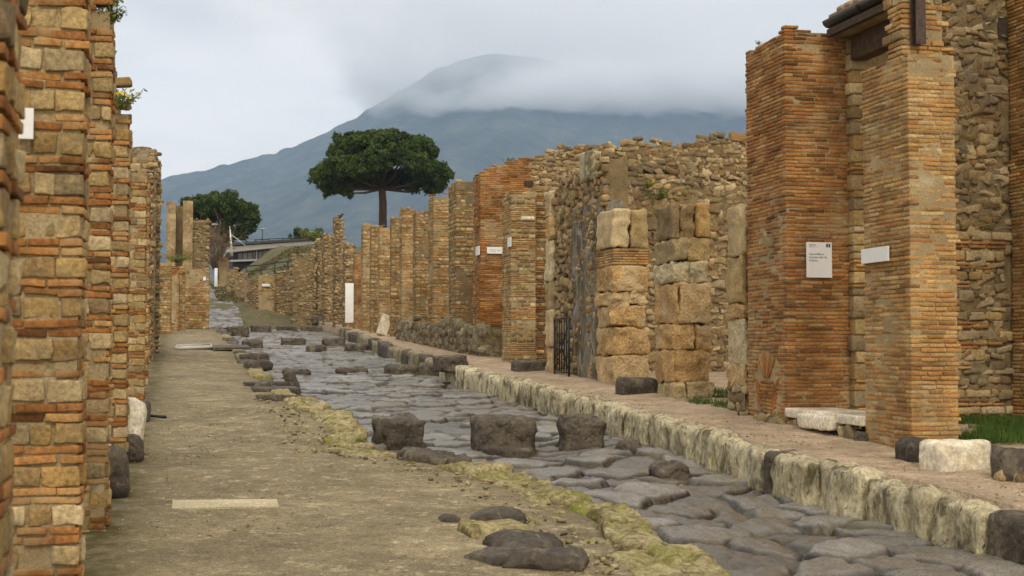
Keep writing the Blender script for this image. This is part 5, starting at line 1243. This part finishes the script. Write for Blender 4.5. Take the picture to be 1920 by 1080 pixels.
ridge = [(-1700, 575), (-900, 440), (-300, 395), (100, 358), (305, 333), (420, 308), (520, 283), (600, 250), (690, 203), (740, 172), (800, 135), (860, 108), (930, 96), (1010, 104), (1100, 120), (1250, 135), (1400, 150), (1700, 190), (2200, 270), (3200, 470)]
ru = np.array([(p[0] - 960) / FPX * DM for p in ridge]); rh = np.array([ridge_h(p[1]) for p in ridge])
uu = np.linspace(-6000, 5200, 520); vv = np.concatenate([np.linspace(-3600, -900, 40), np.linspace(-860, 900, 90), np.linspace(1000, 3000, 12)])
Ug, Vg = np.meshgrid(uu, vv, indexing='ij')
h = np.interp(Ug, ru, rh); fall = np.clip(1 - np.abs(Vg) / 3600, 0, 1) ** 1.35
Zg = h * fall; q = np.stack([Ug * .0016, Vg * .0012, 0 * Ug], -1)
Zg = Zg * (1 + .05 * fbm(q, 71, 3) * np.clip(np.abs(Vg) / 800, 0, 1)) + 9 * fbm(np.stack([Ug * .021, Vg * .021, 0 * Ug], -1), 72, 3) - 26 * np.abs(fbm(np.stack([Ug * .0052 + .25 * fbm(q, 75, 2), Vg * .0008, 0 * Ug], -1), 73, 3)) * np.clip(-Vg / 500, 0, 1)
Zg = np.maximum(Zg, -3)
Pm = cdir[None, None] * (DM + Vg)[..., None] + side[None, None] * Ug[..., None]
mt = heightfield('mountain', Pm[..., 0], Pm[..., 1], Zg, m_mtn); tag(mt, kind='structure')
# low cloud lying on the mountain: a real volume with a ragged lower edge and a thin place where the cone shows through
def vol_box(name, lo, hi, mat, M=None):
    V = np.array([(x, y, z) for x in (lo[0], hi[0]) for y in (lo[1], hi[1]) for z in (lo[2], hi[2])], float)
    F = np.array([(0, 1, 3, 2), (4, 6, 7, 5), (0, 4, 5, 1), (2, 3, 7, 6), (0, 2, 6, 4), (1, 5, 7, 3)])
    o = make_obj(name, V, [F], [mat], (0, 0, 0), None, False)
    if M is not None: o.matrix_world = M
    return o
m_cl = bpy.data.materials.new('mountain_cloud'); m_cl.use_nodes = True; nt = m_cl.node_tree; nt.nodes.remove(nt.nodes['Principled BSDF'])
tcn = nt.nodes.new('ShaderNodeTexCoord')                       # object space: x along the ridge, y towards the mountain, z up, in km
P_ = tcn.outputs['Object']
def vmath(op, a, b_=None, c=None):
    n = nt.nodes.new('ShaderNodeMath'); n.operation = op
    for i, v in enumerate((a, b_, c)):
        if v is None: continue
        if hasattr(v, 'is_linked'): nt.links.new(v, n.inputs[i])
        else: n.inputs[i].default_value = v
    return n.outputs[0]
sp = nt.nodes.new('ShaderNodeSeparateXYZ'); nt.links.new(P_, sp.inputs[0]); cx_, cy_, cz_ = sp.outputs
mpn = nt.nodes.new('ShaderNodeMapping'); mpn.inputs['Scale'].default_value = (1.0, .8, 1.9); mpn.inputs['Rotation'].default_value = (0, R(12), 0); nt.links.new(P_, mpn.inputs['Vector'])
nA = tex(nt, 'ShaderNodeTexNoise', 2.6, 5, mpn.outputs[0], Roughness=.62, Distortion=.3)
edge = vmath('MULTIPLY_ADD', nA.outputs['Fac'], .16, -.08)      # ragged base
zl = vmath('ADD', cz_, edge)
strip = vmath('MULTIPLY', maprange(nt, zl, .955, .985, 0, 1), maprange(nt, cz_, 1.06, 1.20, 1, .11))
base = vmath('MULTIPLY', strip, maprange(nt, cz_, 1.30, 1.62, 1, 0))
left = maprange(nt, vmath('ADD', vmath('MULTIPLY_ADD', edge, 3.2, cx_), vmath('MULTIPLY', cz_, .9)), .30, 1.05, 0, 1)
hx = vmath('MULTIPLY', vmath('ADD', cx_, .19), 2.3); hzz = vmath('MULTIPLY', vmath('ADD', cz_, vmath('MULTIPLY_ADD', cy_, -.19, vmath('MULTIPLY_ADD', cx_, -.20, -1.255))), 9.0)
hole = vmath('POWER', 2.718, vmath('MULTIPLY', vmath('ADD', vmath('MULTIPLY', hx, hx), vmath('MULTIPLY', hzz, hzz)), -1.0))
nB = tex(nt, 'ShaderNodeTexNoise', 6.5, 5, mpn.outputs[0], Roughness=.65, Distortion=.5)
hole = vmath('MULTIPLY', hole, maprange(nt, nB.outputs['Fac'], .36, .56, .66, .97))
wisp = maprange(nt, nA.outputs['Fac'], .36, .62, .25, 1.2)
dens = vmath('MULTIPLY', vmath('MULTIPLY', base, left), vmath('MULTIPLY', wisp, vmath('SUBTRACT', 1.0, vmath('MULTIPLY', hole, .995))))
dens = vmath('MULTIPLY', dens, .030)
pv = nt.nodes.new('ShaderNodeVolumePrincipled'); nt.links.new(dens, pv.inputs['Density']); pv.inputs['Color'].default_value = (1, 1, 1, 1); pv.inputs['Anisotropy'].default_value = 0
nt.links.new(pv.outputs[0], nt.nodes['Material Output'].inputs['Volume'])
Mc = Matrix(((side[0] * 1000, cdir[0] * 1000, 0, cdir[0] * DM), (side[1] * 1000, cdir[1] * 1000, 0, cdir[1] * DM), (0, 0, 1000, 0), (0, 0, 0, 1)))
cloud = vol_box('cloud', (-1.2, -.85, .90), (3.4, .15, 1.66), m_cl, Mc); tag(cloud, 'white cloud bank lying over the mountain summit with the dark cone showing through', 'cloud', None, 'stuff')
m_haze = bpy.data.materials.new('pale_air'); m_haze.use_nodes = True; nt = m_haze.node_tree; nt.nodes.remove(nt.nodes['Principled BSDF'])
pv = nt.nodes.new('ShaderNodeVolumePrincipled'); pv.inputs['Density'].default_value = 1.15e-4; pv.inputs['Color'].default_value = (.55, .74, 1.0, 1); pv.inputs['Anisotropy'].default_value = 0
nt.links.new(pv.outputs[0], nt.nodes['Material Output'].inputs['Volume'])
hz = vol_box('haze', (-8800, -150, -6), (8800, 10800, 2000), m_haze); tag(hz, kind='stuff')
